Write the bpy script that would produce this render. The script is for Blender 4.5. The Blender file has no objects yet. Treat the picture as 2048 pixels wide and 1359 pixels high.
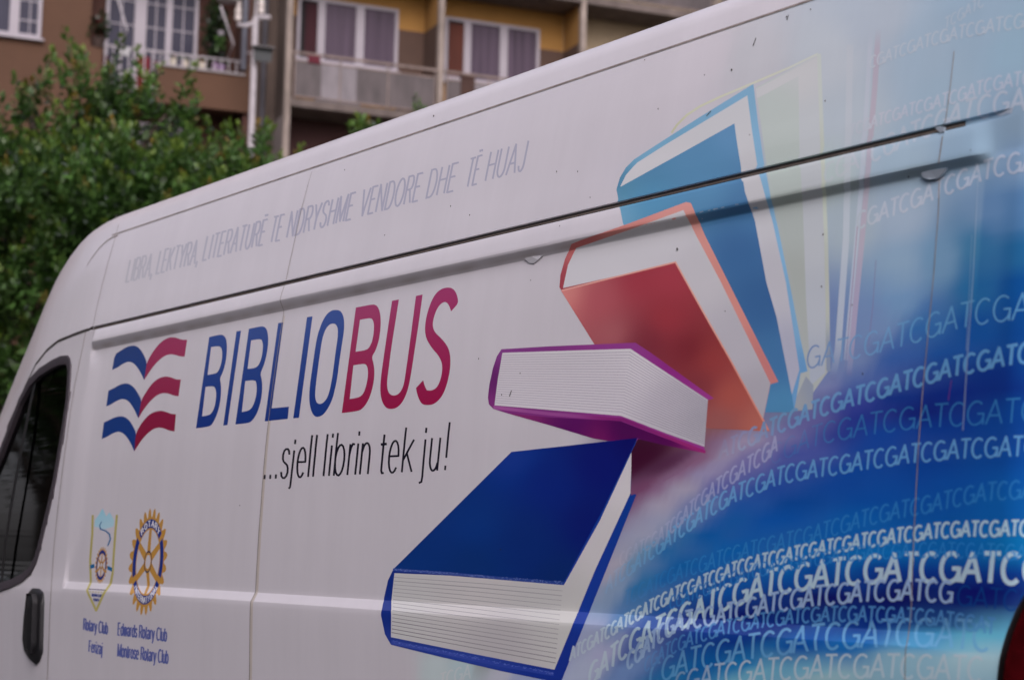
import bpy, bmesh, math, random
import numpy as np
from mathutils import Vector, Matrix
from mathutils.geometry import tessellate_polygon

random.seed(7); rng = np.random.default_rng(7)
scene = bpy.context.scene
COL = bpy.context.collection
rad = math.radians

# ------------------------------------------------------------------ camera
# World frame: X runs along the van (front = -X), Y points away from the camera, Z is up.
EYE = 1.25; CAMD = 2.402533; FPX = 3600.0
# rows: van X, Y, Z axes written in camera right / down / forward
RM = np.array([[0.57736339, -0.08626621, -0.81191727],
               [0.81624591, 0.08516191, 0.57139309],
               [0.01985251, -0.9926256, 0.11958381]])
cam = bpy.data.cameras.new("camera"); camo = bpy.data.objects.new("camera", cam); COL.objects.link(camo)
cam.lens = FPX / 2048 * 36; cam.sensor_width = 36; cam.clip_start = 0.05; cam.clip_end = 2000
ax, ay, az = RM[:, 0], -RM[:, 1], -RM[:, 2]
camo.matrix_world = Matrix(((ax[0], ay[0], az[0], 0), (ax[1], ay[1], az[1], -CAMD), (ax[2], ay[2], az[2], EYE), (0, 0, 0, 1)))
cam.dof.use_dof = True; cam.dof.focus_distance = 4.4; cam.dof.aperture_fstop = 4.2
scene.camera = camo

# ------------------------------------------------------------------ light: overcast daylight
SUN_EL, SUN_AZ = rad(36), rad(118)
world = bpy.data.worlds.new("World"); scene.world = world; world.use_nodes = True
wn = world.node_tree; bg = wn.nodes["Background"]
sky = wn.nodes.new("ShaderNodeTexSky"); sky.sky_type = 'NISHITA'; sky.sun_disc = False
sky.sun_elevation = SUN_EL; sky.sun_rotation = SUN_AZ; sky.air_density = 1.0; sky.dust_density = 4.0; sky.ozone_density = 1.0
hsv = wn.nodes.new("ShaderNodeHueSaturation"); hsv.inputs["Saturation"].default_value = 0.35
tint = wn.nodes.new("ShaderNodeMix"); tint.data_type = 'RGBA'; tint.blend_type = 'MULTIPLY'; tint.inputs[0].default_value = 1; tint.inputs[7].default_value = (1.03, 0.955, 1.05, 1)
wn.links.new(sky.outputs[0], hsv.inputs["Color"]); wn.links.new(hsv.outputs[0], tint.inputs[6]); wn.links.new(tint.outputs[2], bg.inputs[0])
bg.inputs[1].default_value = 0.10
sun = bpy.data.lights.new("sun", 'SUN'); suno = bpy.data.objects.new("sun", sun); COL.objects.link(suno)
sun.energy = 0.5; sun.angle = rad(40); sun.color = (1, 0.95, 0.9)
sd = Vector((math.sin(SUN_AZ) * math.cos(SUN_EL), math.cos(SUN_AZ) * math.cos(SUN_EL), math.sin(SUN_EL)))
suno.rotation_euler = sd.to_track_quat('Z', 'Y').to_euler()
scene.view_settings.view_transform = 'Standard'; scene.view_settings.look = 'None'
scene.view_settings.exposure = 0.78; scene.view_settings.gamma = 1.0

# ------------------------------------------------------------------ helpers
def lin(c):
    c = np.asarray(c, float) / 255.0
    return np.where(c <= 0.04045, c / 12.92, ((c + 0.055) / 1.055) ** 2.4)

def mat(name, color=(0.5, 0.5, 0.5), rough=0.6, attr=None, noise=0.0, nscale=6.0, metallic=0.0, coat=0.0, spec=0.5, stretch=None, bump=0.0):
    m = bpy.data.materials.new(name); m.use_nodes = True
    nt = m.node_tree; p = nt.nodes["Principled BSDF"]
    p.inputs["Roughness"].default_value = rough; p.inputs["Metallic"].default_value = metallic
    p.inputs["Coat Weight"].default_value = coat; p.inputs["Coat Roughness"].default_value = 0.16
    p.inputs["Specular IOR Level"].default_value = spec
    if attr:
        a = nt.nodes.new("ShaderNodeAttribute"); a.attribute_name = attr; src = a.outputs["Color"]
    else:
        a = nt.nodes.new("ShaderNodeRGB"); a.outputs[0].default_value = (*color, 1); src = a.outputs[0]
    if noise > 0:
        tc = nt.nodes.new("ShaderNodeTexCoord"); mp = nt.nodes.new("ShaderNodeMapping")
        if stretch: mp.inputs["Scale"].default_value = stretch
        n = nt.nodes.new("ShaderNodeTexNoise"); n.inputs["Scale"].default_value = nscale; n.inputs["Detail"].default_value = 6
        n.inputs["Roughness"].default_value = 0.62
        nt.links.new(tc.outputs["Object"], mp.inputs[0]); nt.links.new(mp.outputs[0], n.inputs["Vector"])
        mr = nt.nodes.new("ShaderNodeMapRange"); mr.inputs[1].default_value = 0.25; mr.inputs[2].default_value = 0.75
        mr.inputs[3].default_value = 1 - noise; mr.inputs[4].default_value = 1 + noise
        nt.links.new(n.outputs["Fac"], mr.inputs[0])
        vm = nt.nodes.new("ShaderNodeVectorMath"); vm.operation = 'SCALE'
        nt.links.new(src, vm.inputs[0]); nt.links.new(mr.outputs[0], vm.inputs["Scale"]); src = vm.outputs[0]
        if bump > 0:
            b = nt.nodes.new("ShaderNodeBump"); b.inputs["Strength"].default_value = bump; b.inputs["Distance"].default_value = 0.02
            nt.links.new(n.outputs["Fac"], b.inputs["Height"]); nt.links.new(b.outputs[0], p.inputs["Normal"])
    nt.links.new(src, p.inputs["Base Color"])
    return m

def tag(o, label=None, cat=None, group=None, kind=None):
    if label: o["label"] = label
    if cat: o["category"] = cat
    if group: o["group"] = group
    if kind: o["kind"] = kind
    return o

def empty(name, loc=(0, 0, 0), rz=0.0):
    o = bpy.data.objects.new(name, None); COL.objects.link(o); o.location = loc; o.rotation_euler = (0, 0, rz); o.empty_display_size = 0.3
    return o

def link(name, me, m, parent=None, smooth=None):
    o = bpy.data.objects.new(name, me); COL.objects.link(o)
    if m is not None: me.materials.clear(); me.materials.append(m)
    if parent: o.parent = parent
    if smooth is not None:
        me.polygons.foreach_set("use_smooth", [True] * len(me.polygons)); me.set_sharp_from_angle(angle=rad(smooth))
    return o

def obj(name, bm, m, parent=None, smooth=None):
    me = bpy.data.meshes.new(name); bmesh.ops.recalc_face_normals(bm, faces=bm.faces[:]); bm.to_mesh(me); bm.free()
    return link(name, me, m, parent, smooth)

def box(bm, x0, x1, y0, y1, z0, z1, bev=0.0):
    v = [bm.verts.new((x, y, z)) for z in (z0, z1) for x, y in ((x0, y0), (x1, y0), (x1, y1), (x0, y1))]
    for f in ((0, 1, 2, 3), (4, 7, 6, 5), (0, 4, 5, 1), (1, 5, 6, 2), (2, 6, 7, 3), (3, 7, 4, 0)):
        bm.faces.new([v[i] for i in f])

def boxes(name, lst, m, parent=None):
    bm = bmesh.new()
    for b in lst: box(bm, *b)
    return obj(name, bm, m, parent)

def tube(bm, pts, r, n=10, r1=None):
    """round bar along a polyline, radius r at the start to r1 at the end"""
    pts = [Vector(p) for p in pts]; rings = []
    r1 = r if r1 is None else r1
    for i, p in enumerate(pts):
        a = pts[max(i - 1, 0)]; b = pts[min(i + 1, len(pts) - 1)]
        t = (b - a).normalized(); u = t.orthogonal().normalized() if abs(t.z) > .99 else t.cross(Vector((0, 0, 1))).normalized()
        w = t.cross(u); rr = r + (r1 - r) * i / max(len(pts) - 1, 1)
        rings.append([bm.verts.new(p + (u * math.cos(k * 2 * math.pi / n) + w * math.sin(k * 2 * math.pi / n)) * rr) for k in range(n)])
    for A, B in zip(rings, rings[1:]):
        for k in range(n): bm.faces.new((A[k], A[(k + 1) % n], B[(k + 1) % n], B[k]))
    bm.faces.new(rings[0][::-1]); bm.faces.new(rings[-1])

def lathe(bm, prof, c=(0, 0, 0), n=24, axis='Z'):
    rings = []
    for r, h in prof:
        ring = []
        for k in range(n):
            a = 2 * math.pi * k / n; p = (r * math.cos(a), r * math.sin(a), h)
            if axis == 'Y': p = (p[0], p[2], p[1])
            ring.append(bm.verts.new((p[0] + c[0], p[1] + c[1], p[2] + c[2])))
        rings.append(ring)
    for A, B in zip(rings, rings[1:]):
        for k in range(n): bm.faces.new((A[k], A[(k + 1) % n], B[(k + 1) % n], B[k]))
    bm.faces.new(rings[0][::-1]); bm.faces.new(rings[-1])

# ------------------------------------------------------------------ van body: section and surface
PAINT = np.array([0.74, 0.72, 0.76])
SEC = np.array([  # z, y(inward) of the pressed side panel, low to high
 (.35,-.020),(.45,-.045),(.60,-.058),(.80,-.0665),(.95,-.0705),(1.05,-.0735),(1.098,-.0745),(1.108,-.0742),(1.114,-.0732),
 (1.138,-.0604),(1.144,-.0596),(1.152,-.0595),(1.19,-.0592),(1.30,-.0565),(1.44,-.0505),(1.54,-.0452),(1.61,-.0395),(1.70,-.0312),(1.80,-.0198),
 (1.86,-.0122),(1.90,-.0065),(1.926,-.0028),(1.9345,-.0022),(1.9375,-.0034),(1.960,-.0142),(1.9645,-.0156),(1.969,-.0152),(1.978,-.0128),(1.990,-.0092),(2.004,-.0048),(2.0085,-.0024),
 (2.0095,.0005),(2.0100,.0062),(2.0210,.0070),(2.0216,.0030),(2.0230,.0012),(2.06,.0078),(2.108,.0180),(2.18,.0318),(2.246,.0455),(2.316,.0630),(2.362,.0765),
 (2.40,.0875),(2.416,.0945),(2.430,.1050),(2.446,.1250),(2.460,.1560),(2.471,.1980),(2.480,.2550),(2.488,.3500),(2.497,.6000),(2.502,1.0300)])
SMO = np.array([(.35,-.020),(.45,-.045),(.60,-.058),(.80,-.0665),(.95,-.0705),(1.05,-.0735),(1.10,-.0745),(1.15,-.0672),(1.2,-.0640),(1.3,-.0608),(1.4,-.0564),(1.5,-.0512),
 (1.6,-.0446),(1.7,-.0358),(1.8,-.0246),(1.9,-.0130),(1.95,-.0070),(2.02,0.0),(2.06,.0078),(2.108,.018),(2.18,.0318),(2.246,.0455),(2.316,.063),(2.362,.0765),
 (2.40,.0875),(2.416,.0945),(2.430,.1050),(2.446,.1250),(2.460,.1560),(2.471,.1980),(2.480,.2550),(2.488,.3500),(2.497,.6000),(2.502,1.0300)])
extra = [z for z in np.arange(.40, 2.36, .03) if np.min(np.abs(SEC[:, 0] - z)) > .010 and not (1.095 < z < 1.15) and not (1.92 < z < 2.03)]
ZL = np.sort(np.concatenate([SEC[:, 0], extra, [1.944, 1.951, 1.955]]))
HALF = 1.03; ZS = 1.0; XR = -1.82
HK = np.array([(-8.35,.90),(-8.2,1.06),(-7.95,1.20),(-7.75,1.34),(-7.60,1.47),(-7.42,1.66),(-7.29,1.78),(-7.16,1.90),(-7.0,2.045),(-6.88,2.14),(-6.81,2.195),(-6.71,2.275),
               (-6.61,2.340),(-6.5,2.398),(-6.4,2.436),(-6.3,2.460),(-6.2,2.470),(-6.08,2.474),(-1.0,2.474)])
def kfac(x): return (np.interp(x, HK[:, 0], HK[:, 1]) - ZS) / (2.474 - ZS)
def sfac(x): return np.interp(x, [-8.35, -8.15, -7.8, -7.2, -6.6, -6.05], [.66, .80, .89, .945, .985, 1.0])
def smooth01(t): t = np.clip(t, 0, 1); return t * t * (3 - 2 * t)
def wsm(x, z):
    L_ = np.interp(z, [1.16, 1.30, 1.88, 1.93], [.035, .14, .14, .03])
    return np.maximum(smooth01((-5.958 + L_ - x) / L_), smooth01((x + np.interp(z, [1.90, 1.93], [2.13, 2.035])) / np.interp(z, [1.90, 1.93], [.16, .05])))
def ybase(x, zb):
    # the overhang of the rail narrows towards the rear
    top = 1.9645 - .0135 * np.clip((x + 4.6) / 2.4, 0, 1)
    zb = np.where((zb > 1.9375) & (zb < 2.0), np.where(zb < top, 1.9375 + (zb - 1.9375) * (1.9645 - 1.9375) / (top - 1.9375), 1.9645 + (zb - top) * (2.0 - 1.9645) / (2.0 - top)), zb)
    s = np.interp(zb, SEC[:, 0], SEC[:, 1]); m = np.interp(zb, SMO[:, 0], SMO[:, 1])
    # the gutter slot runs a little farther back than the rail does
    w = wsm(x, zb); w = np.where((zb > 2.0090) & (zb < 2.0228), smooth01(np.maximum((-5.97 - x) / .02, (x + 2.0) / .05)), w)
    y = s + (m - s) * w
    t = np.clip((x - (XR - .12)) / .12, 0, 1)
    return y + .11 * (1 - np.sqrt(np.maximum(1 - t * t, 0)))
def ysurf(x, z):
    x = np.asarray(x, float); z = np.asarray(z, float)
    zb = np.where(z <= ZS, z, ZS + (z - ZS) / np.maximum(kfac(x), .02))
    return HALF - (HALF - ybase(x, zb)) * sfac(x)
def hit(px, py):
    """where the sight line through photo pixel (px,py) meets the van's side: panel coordinates x, z"""
    px = np.asarray(px, float); py = np.asarray(py, float)
    d = np.stack([px - 1024, py - 679.5, np.full_like(px, FPX)])
    d = np.tensordot(RM, d, 1); y = np.zeros_like(px)
    for _ in range(14):
        t = (y + CAMD) / d[1]; x = d[0] * t; z = d[2] * t + EYE
        y = ysurf(x, z)
    return x, z
def proj(x, y, z):
    p = np.stack([np.asarray(x, float), np.asarray(y, float) + CAMD, np.asarray(z, float) - EYE])
    c = np.tensordot(RM.T, p, 1)
    return 1024 + FPX * c[0] / c[2], 679.5 + FPX * c[1] / c[2]

# printed colours are judged against the white film beside them, so what is stored is the ink, not the light
WZ = [.9, 1.02, 1.18, 1.28, 1.40, 1.49, 1.60, 1.80, 1.90, 1.97, 2.10, 2.20, 2.35]
WC = lin(np.array([(143,136,143),(145,138,145),(151,144,151),(153,146,153),(157,149,157),(161,153,161),(165,157,165),(171,163,172),(175,166,175),(185,176,187),(181,173,184),(183,175,186),(191,182,193)]))
GLOSS = 0.007   # light the clear film throws back whatever is printed under it
def ink(rgb, z):
    rgb = np.asarray(rgb, float); sat = 1 - rgb.min(-1) / np.maximum(rgb.max(-1), 1); rgb = rgb * (1 - .26 * sat ** 1.3)[..., None]   # strong inks print deeper than they read
    w = np.stack([np.interp(z, WZ, WC[:, i]) for i in range(3)], -1)
    return np.clip((lin(rgb) - GLOSS) / (w - GLOSS) * PAINT, .003, .92)

# ------------------------------------------------------------------ background print
CTRL = """1500,120,178,175,185;1650,120,172,176,188;1750,40,165,172,188;1850,100,150,167,188;1950,40,145,165,188;2040,100,140,165,188;1900,200,146,165,186;2040,230,133,154,180
1700,250,165,172,185;1650,350,165,175,180;1800,330,150,168,188;1950,300,138,160,185;2040,330,122,146,178;1980,420,112,138,172;2040,420,98,130,168;1800,430,145,158,178;1700,450,150,160,172
1800,530,128,150,175;1880,520,108,140,172;1960,500,66,122,165;2040,500,50,112,160;1950,570,46,110,165;2040,580,28,90,160;1800,600,108,138,175;1750,650,108,128,168;1850,650,56,106,170
1950,660,32,84,160;2040,660,18,75,150;1700,720,105,120,160;1800,720,58,92,160;1900,710,38,84,160;2040,720,22,75,150;1640,780,110,115,155;1720,770,75,95,155;1620,830,88,84,140;1700,810,58,66,145
1800,790,32,56,135;1900,780,22,48,130;2000,750,14,55,135;1580,860,108,103,150;1480,890,142,133,153;1700,850,28,48,140;1850,810,12,38,120;2000,790,10,50,130;2040,800,18,72,150;1900,850,18,64,150
2000,850,14,70,150;1750,880,28,72,160;1600,900,70,80,150;1500,920,105,99,148;1420,940,128,119,150;1350,990,138,130,148;1450,970,80,86,150;1560,960,42,74,155;1700,950,22,74,160;1850,940,14,70,155
2000,920,14,75,155;1300,1060,130,130,150;1380,1030,90,110,155;1480,1010,42,84,160;1600,1000,22,75,155;1750,990,18,80,165;1900,980,18,80,165;2040,950,18,85,165;1230,1130,137,131,145;1280,1110,90,120,150
1340,1090,40,100,160;1430,1060,24,90,165;1550,1040,18,85,170;1700,1050,18,94,175;1850,1030,14,85,165;2000,1010,18,90,165;1220,1190,110,125,150;1280,1170,50,105,155;1350,1140,24,95,165
1450,1110,22,98,175;1600,1120,18,104,180;1750,1110,18,110,185;1900,1090,18,100,175;2040,1090,18,110,175;1180,1270,120,125,150;1250,1230,70,105,150;1350,1200,30,80,150;1450,1180,14,85,165
1600,1150,14,75,155;1750,1150,14,58,140;1850,1150,10,58,140;1960,1150,10,58,135;1300,1250,50,75,140;1400,1230,18,44,115;1500,1220,14,34,105;1650,1200,9,24,95;1800,1190,9,22,90;1950,1190,8,30,100
1900,1230,10,45,120;1200,1310,130,130,155;1280,1290,60,75,130;1400,1270,32,58,130;1450,1290,14,54,130;1550,1250,14,44,115;1600,1290,24,75,150;1750,1240,14,50,125;1700,1290,30,95,165;1850,1280,60,128,172
1950,1280,85,148,172;1400,1330,24,85,150;1500,1320,34,108,165;1650,1330,90,138,160;1800,1320,115,143,158;1950,1320,125,148,158;1350,1350,40,100,150;1500,1350,90,138,160;1650,1355,115,140,150;1250,1340,90,110,150
1170,1340,130,134,154;1280,920,72,32,58;1285,975,108,66,96;1340,925,88,52,80;1400,915,120,84,112;1330,960,122,92,120;1420,860,125,84,90;1500,872,132,112,142;1560,830,100,110,140
930,1330,134,146,152;960,1322,118,122,126;870,1345,140,146,150;1000,1355,140,138,150;1040,1357,120,125,150"""
CTRL = np.array([[float(v) for v in c.split(',')] for l in CTRL.split('\n') for c in l.split(';')])
WHITE_PTS = np.array([(1000,450),(1100,300),(1300,200),(1200,450),(1080,650),(950,850),(900,1000),(820,1100),(720,1200),(740,1330),(800,1345),(600,1000),(1100,560),(400,1300),(1420,100),(1150,760),(960,940),(1230,220),(1350,150),(760,1290)], float)
def gref(x): return np.interp(x, [1000,1141,1213,1282,1350,1485,1622,1759,1896,2048], [390,250,206,164,130,72,37,14,0,-4])
CX = np.concatenate([CTRL[:, 0], WHITE_PTS[:, 0]]); CY = np.concatenate([CTRL[:, 1], WHITE_PTS[:, 1]])
_cx, _cz = hit(CX, CY)
CI = np.concatenate([ink(CTRL[:, 2:], _cz[:len(CTRL)]), np.tile(PAINT, (len(WHITE_PTS), 1))])
_cf = smooth01((CY - 600) / 200)
CT = CY - gref(CX) * _cf
def bgcol(px, py, z):
    px = np.asarray(px, float).ravel(); py = np.asarray(py, float).ravel()
    f = smooth01((py - 600) / 200); t = py - gref(px) * f
    st = 1 + 2.2 * f[:, None] * smooth01((px[:, None] - 1150) / 200)
    d2 = ((px[:, None] - CX[None]) / st) ** 2 + (t[:, None] - CT[None]) ** 2 + 60
    w = d2 ** -1.9
    c = (w[:, :, None] * CI[None]).sum(1) / w.sum(1)[:, None]
    # the overlapping film strip by the rear corner prints a shade deeper
    ln = 1963 - (py - 420) * .085
    k = smooth01((px - ln) / 4) * smooth01((py - 330) / 60) * smooth01((640 - py) / 80)
    c = c * (1 - .22 * k[:, None] * np.array([1.5, .9, .35]))
    q = np.maximum(smooth01((px - 820) / 380), smooth01((py - 1265) / 50) * smooth01((px - 770) / 90))[:, None]
    c = PAINT * (1 - q) + c * q
    return np.clip(c, .004, .92)

# ------------------------------------------------------------------ van body meshes
m_film = mat("printed_film", attr="Col", rough=0.42, coat=0.5, noise=0.04, nscale=1.3, spec=0.2, stretch=(6, 1, .8))
m_print = mat("print_ink", attr="Col", rough=0.42, coat=0.5, spec=0.2)
m_paint = mat("white_van_paint", tuple(PAINT), rough=0.42, coat=0.5, noise=0.04, nscale=1.3, spec=0.2, stretch=(6, 1, .8))
m_black = mat("black_plastic", (0.012, 0.012, 0.014), rough=0.45)
m_trim = mat("grey_rubber_trim", (0.055, 0.045, 0.055), rough=0.6, noise=.15, nscale=40)
m_gap = mat("dirty_sealant", (0.035, 0.028, 0.024), rough=0.8, noise=.5, nscale=25, stretch=(1, 1, 12))
m_bead = mat("sealant_bead", (0.16, 0.125, 0.105), rough=0.8, noise=.4, nscale=14)
m_seam = mat("seam_dirt", (0.30, 0.26, 0.24), rough=0.8, noise=.45, nscale=30)
m_stain = mat("seam_stain", (0.62, 0.57, 0.52), rough=0.4, noise=.08, nscale=12)

van = tag(empty("library_van", (-4.8, 1.03, 0)), "white high roof library van wrapped with a picture of stacked books and blue lettering", "van")
VO = np.array([-4.8, 1.03, 0.0])

xl = np.unique(np.round(np.concatenate([np.linspace(-8.35, -6.62, 30), np.arange(-6.6, -6.0, .04), np.linspace(-6.0, -5.92, 17), np.linspace(-5.91, -5.80, 10), np.arange(-5.78, -2.15, .022), np.linspace(-2.14, -1.94, 27), XR - .12 * np.cos(np.linspace(0, math.pi / 2, 14))]), 4))
NX, NZ = len(xl), len(ZL)
GX = np.repeat(xl[:, None], NZ, 1); GB = np.repeat(ZL[None], NX, 0)
k = kfac(GX); GZ = np.where(GB <= ZS, GB, ZS + (GB - ZS) * k)
GY = HALF - (HALF - ybase(GX, GB)) * sfac(GX)
# nose: the lower front pulls back
GX2 = GX + np.where(GX < -8.0, 0, 0)

def grid_part(name, sel, m, parent, mirror=False, colour=None, smooth=15):
    """mesh from the grid cells for which sel(i,j) is true"""
    cells = [(i, j) for i in range(NX - 1) for j in range(NZ - 1) if sel(i, j)]
    ids = {}; co = []; faces = []
    def vid(i, j):
        if (i, j) not in ids:
            ids[(i, j)] = len(co); y = GY[i, j]
            co.append((GX2[i, j] - VO[0], (2 * HALF - y if mirror else y) - VO[1], GZ[i, j]))
        return ids[(i, j)]
    for i, j in cells:
        f = (vid(i, j), vid(i + 1, j), vid(i + 1, j + 1), vid(i, j + 1))
        faces.append(f[::-1] if mirror else f)
    me = bpy.data.meshes.new(name); me.from_pydata(co, [], faces)
    if colour is not None:
        a = me.color_attributes.new("Col", 'FLOAT_COLOR', 'POINT'); c = np.array(co) + VO
        rgb = colour(c); a.data.foreach_set("color", np.concatenate([rgb, np.ones((len(rgb), 1))], 1).astype(np.float32).ravel())
    return link(name, me, m, parent, smooth)

def filmcol(c):
    px, py = proj(c[:, 0], c[:, 1], c[:, 2]); out = np.empty((len(c), 3))
    for s in range(0, len(c), 4000): out[s:s + 4000] = bgcol(px[s:s + 4000], py[s:s + 4000], c[s:s + 4000, 2])
    z = c[:, 2]; d = np.clip(1 - np.abs(z - 1.944) / .014, 0, 1) * (.65 + .35 * np.sin(c[:, 0] * 37) * np.sin(c[:, 0] * 11.3 + 1)) * (c[:, 0] > -5.95) * (c[:, 0] < -2.0)
    return out * (1 - d[:, None] * np.array([.26, .30, .34]))

xm = (xl[:-1] + xl[1:]) / 2; zm = (ZL[:-1] + ZL[1:]) / 2
# door opening with its window
WINPX = [(135,716),(139,722),(141,735),(140,760),(137,800),(127,865),(112,955),(99,1015),(88,1060),(80,1095),(72,1122),(62,1142),(45,1158),(20,1170),(0,1176),(-30,1182),(-75,1184),(-90,1170),(-88,1140),(-70,1075),(-40,1000),(0,905),(40,800),(60,762),(80,741),(105,725),(122,717)]
wx, wz = hit([p[0] for p in WINPX], [p[1] for p in WINPX])
def inside(x, z, PX, PZ):
    c = False; n = len(PX)
    for a in range(n):
        b = (a + 1) % n
        if (PZ[a] > z) != (PZ[b] > z) and x < (PX[b] - PX[a]) * (z - PZ[a]) / (PZ[b] - PZ[a]) + PX[a]: c = not c
    return c
XB = -6.035; XDF = -7.42
def zreal(i, j): return (GZ[i, j] + GZ[i + 1, j + 1]) / 2
def in_window(i, j): return XB > xm[i] > -7.6 and inside(xm[i], zreal(i, j), wx, wz)
def is_door(i, j): return XDF < xm[i] < XB and .45 < zm[j] < 2.0
def is_panel(i, j): return xm[i] > -5.955 and zm[j] < 2.362
def is_roof(i, j): return zm[j] > 2.362
def is_screen(i, j): return zm[j] > 2.48 and -7.62 < xm[i] < -6.75
panel = grid_part("side_panel", is_panel, m_film, van, colour=filmcol)
roof = grid_part("roof", lambda i, j: is_roof(i, j) and not is_screen(i, j) and xm[i] > -7.62, m_paint, van)
grid_part("roof", lambda i, j: is_roof(i, j) and not is_screen(i, j) and xm[i] > -7.62, m_paint, van, mirror=True)
door = grid_part("front_door", lambda i, j: is_door(i, j) and not in_window(i, j), m_paint, van)
grid_part("front_door", is_door, m_paint, van, mirror=True)
cabsel = lambda i, j: not is_panel(i, j) and not is_door(i, j) and not (is_roof(i, j) and xm[i] > -7.62) and not in_window(i, j)
grid_part("cab", cabsel, m_paint, van); grid_part("cab", cabsel, m_paint, van, mirror=True)
grid_part("side_panel", is_panel, m_paint, van, mirror=True)
m_glassd = mat("dark_glass", (0.006, 0.008, 0.010), rough=0.04, spec=0.6)
grid_part("windscreen", is_screen, m_glassd, van); grid_part("windscreen", is_screen, m_glassd, van, mirror=True)

def van_mesh(name, co, faces, m, parent=None, smooth=None):
    me = bpy.data.meshes.new(name); me.from_pydata([(c[0] - VO[0], c[1] - VO[1], c[2]) for c in co], [], faces)
    return link(name, me, m, parent or van, smooth)

# closing faces: tail, nose, floor
def cap(name, i, m, flip):
    L = [(xl[i], GY[i, j], GZ[i, j]) for j in range(NZ)]; Rr = [(xl[i], 2 * HALF - GY[i, j], GZ[i, j]) for j in range(NZ)]
    co = L + Rr; n = NZ
    return van_mesh(name, co, [((j, j + 1, n + j + 1, n + j) if flip else (j, n + j, n + j + 1, j + 1)) for j in range(n - 1)], m)
cap("tail_wall", NX - 1, m_paint, False); cap("nose", 0, m_paint, True)
van_mesh("floor_pan", [(-8.35, .1 + HALF * .34, .35), (-1.82, .1, .35), (-1.82, 1.96, .35), (-8.35, 2 * HALF - .1 - HALF * .34, .35)], [(0, 3, 2, 1)], m_black)
for s in (-1, 1):   # rear doors with windows
    bm = bmesh.new(); a, b = sorted((HALF + s * .012, HALF + s * .86)); box(bm, XR + .004 - VO[0], XR + .03 - VO[0], a - VO[1], b - VO[1], .5, 2.3)
    rd = obj("rear_door", bm, m_paint, van)
    bm = bmesh.new(); a, b = sorted((HALF + s * .10, HALF + s * .74)); box(bm, XR + .033 - VO[0], XR + .04 - VO[0], a - VO[1], b - VO[1], 1.35, 1.95)
    obj("window", bm, m_glassd, rd)
bm = bmesh.new(); box(bm, XR + .004 - VO[0], XR + .14 - VO[0], .10 - VO[1], 1.96 - VO[1], .36, .49); obj("rear_bumper", bm, m_black, van)
# cab interior seen through the door glass
m_seat = mat("dark_teal_seat_cloth", (0.03, 0.045, 0.05), rough=0.9, noise=.25, nscale=30)
bm = bmesh.new(); box(bm, -7.25 - VO[0], -6.05 - VO[0], .95 - VO[1], 1.05 - VO[1], .5, 2.0); obj("cab_lining", bm, m_black, van)
bm = bmesh.new(); box(bm, -5.98 - VO[0], -5.965 - VO[0], .06 - VO[1], 2.0 - VO[1], .5, 2.15); obj("bulkhead", bm, m_black, van)
seat = None
for y0 in (.22,):
    bm = bmesh.new()
    def soft(bm, x0, x1, y0, y1, z0, z1):
        r = bmesh.ops.create_cube(bm, size=1); vs = r['verts']
        bmesh.ops.scale(bm, vec=(x1 - x0, y1 - y0, z1 - z0), verts=vs); bmesh.ops.translate(bm, vec=((x0 + x1) / 2 - VO[0], (y0 + y1) / 2 - VO[1], (z0 + z1) / 2), verts=vs)
    soft(bm, -6.38, -6.24, y0, y0 + .48, .75, 1.42); soft(bm, -6.85, -6.3, y0, y0 + .48, .65, .8)
    bmesh.ops.bevel(bm, geom=bm.edges[:], offset=.045, segments=3, affect='EDGES')
    seat = obj("driver_seat", bm, m_seat, van, smooth=60)
    bm = bmesh.new(); soft(bm, -6.34, -6.24, y0 + .1, y0 + .38, 1.47, 1.68); bmesh.ops.bevel(bm, geom=bm.edges[:], offset=.04, segments=3, affect='EDGES')
    obj("headrest", bm, m_seat, seat, smooth=60)

# ---- strips that lie on the van side
def on_side(x, z, off): return np.stack([x, ysurf(x, z) - off, z], -1)
def strip_xz(name, xs, zs, width, m, parent, off=.0012, vertical=True, smooth=40):
    xs = np.asarray(xs, float); zs = np.asarray(zs, float)
    w = np.broadcast_to(np.asarray(width, float), xs.shape) / 2
    if vertical: A = on_side(xs - w, zs, off); B = on_side(xs + w, zs, off)
    else: A = on_side(xs, zs - w, off); B = on_side(xs, zs + w, off)
    co = np.concatenate([A, B]); n = len(xs); co = co - VO
    me = bpy.data.meshes.new(name); me.from_pydata(co.tolist(), [], [(i, n + i, n + i + 1, i + 1) for i in range(n - 1)])
    return link(name, me, m, parent, smooth)
def dens(pts, step=4.0):
    out = []
    for a, b in zip(pts, pts[1:]):
        n = max(1, int(math.hypot(b[0] - a[0], b[1] - a[1]) / step))
        out += [(a[0] + (b[0] - a[0]) * t / n, a[1] + (b[1] - a[1]) * t / n) for t in range(n)]
    return out + [pts[-1]]
def strip_px(name, pts, width, m, parent, **kw):
    p = np.array(dens(pts)); x, z = hit(p[:, 0], p[:, 1]); return strip_xz(name, x, z, width, m, parent, **kw)
def zs_between(a, b): return np.array([a] + [z for z in ZL if a < z < b] + [b])

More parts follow.
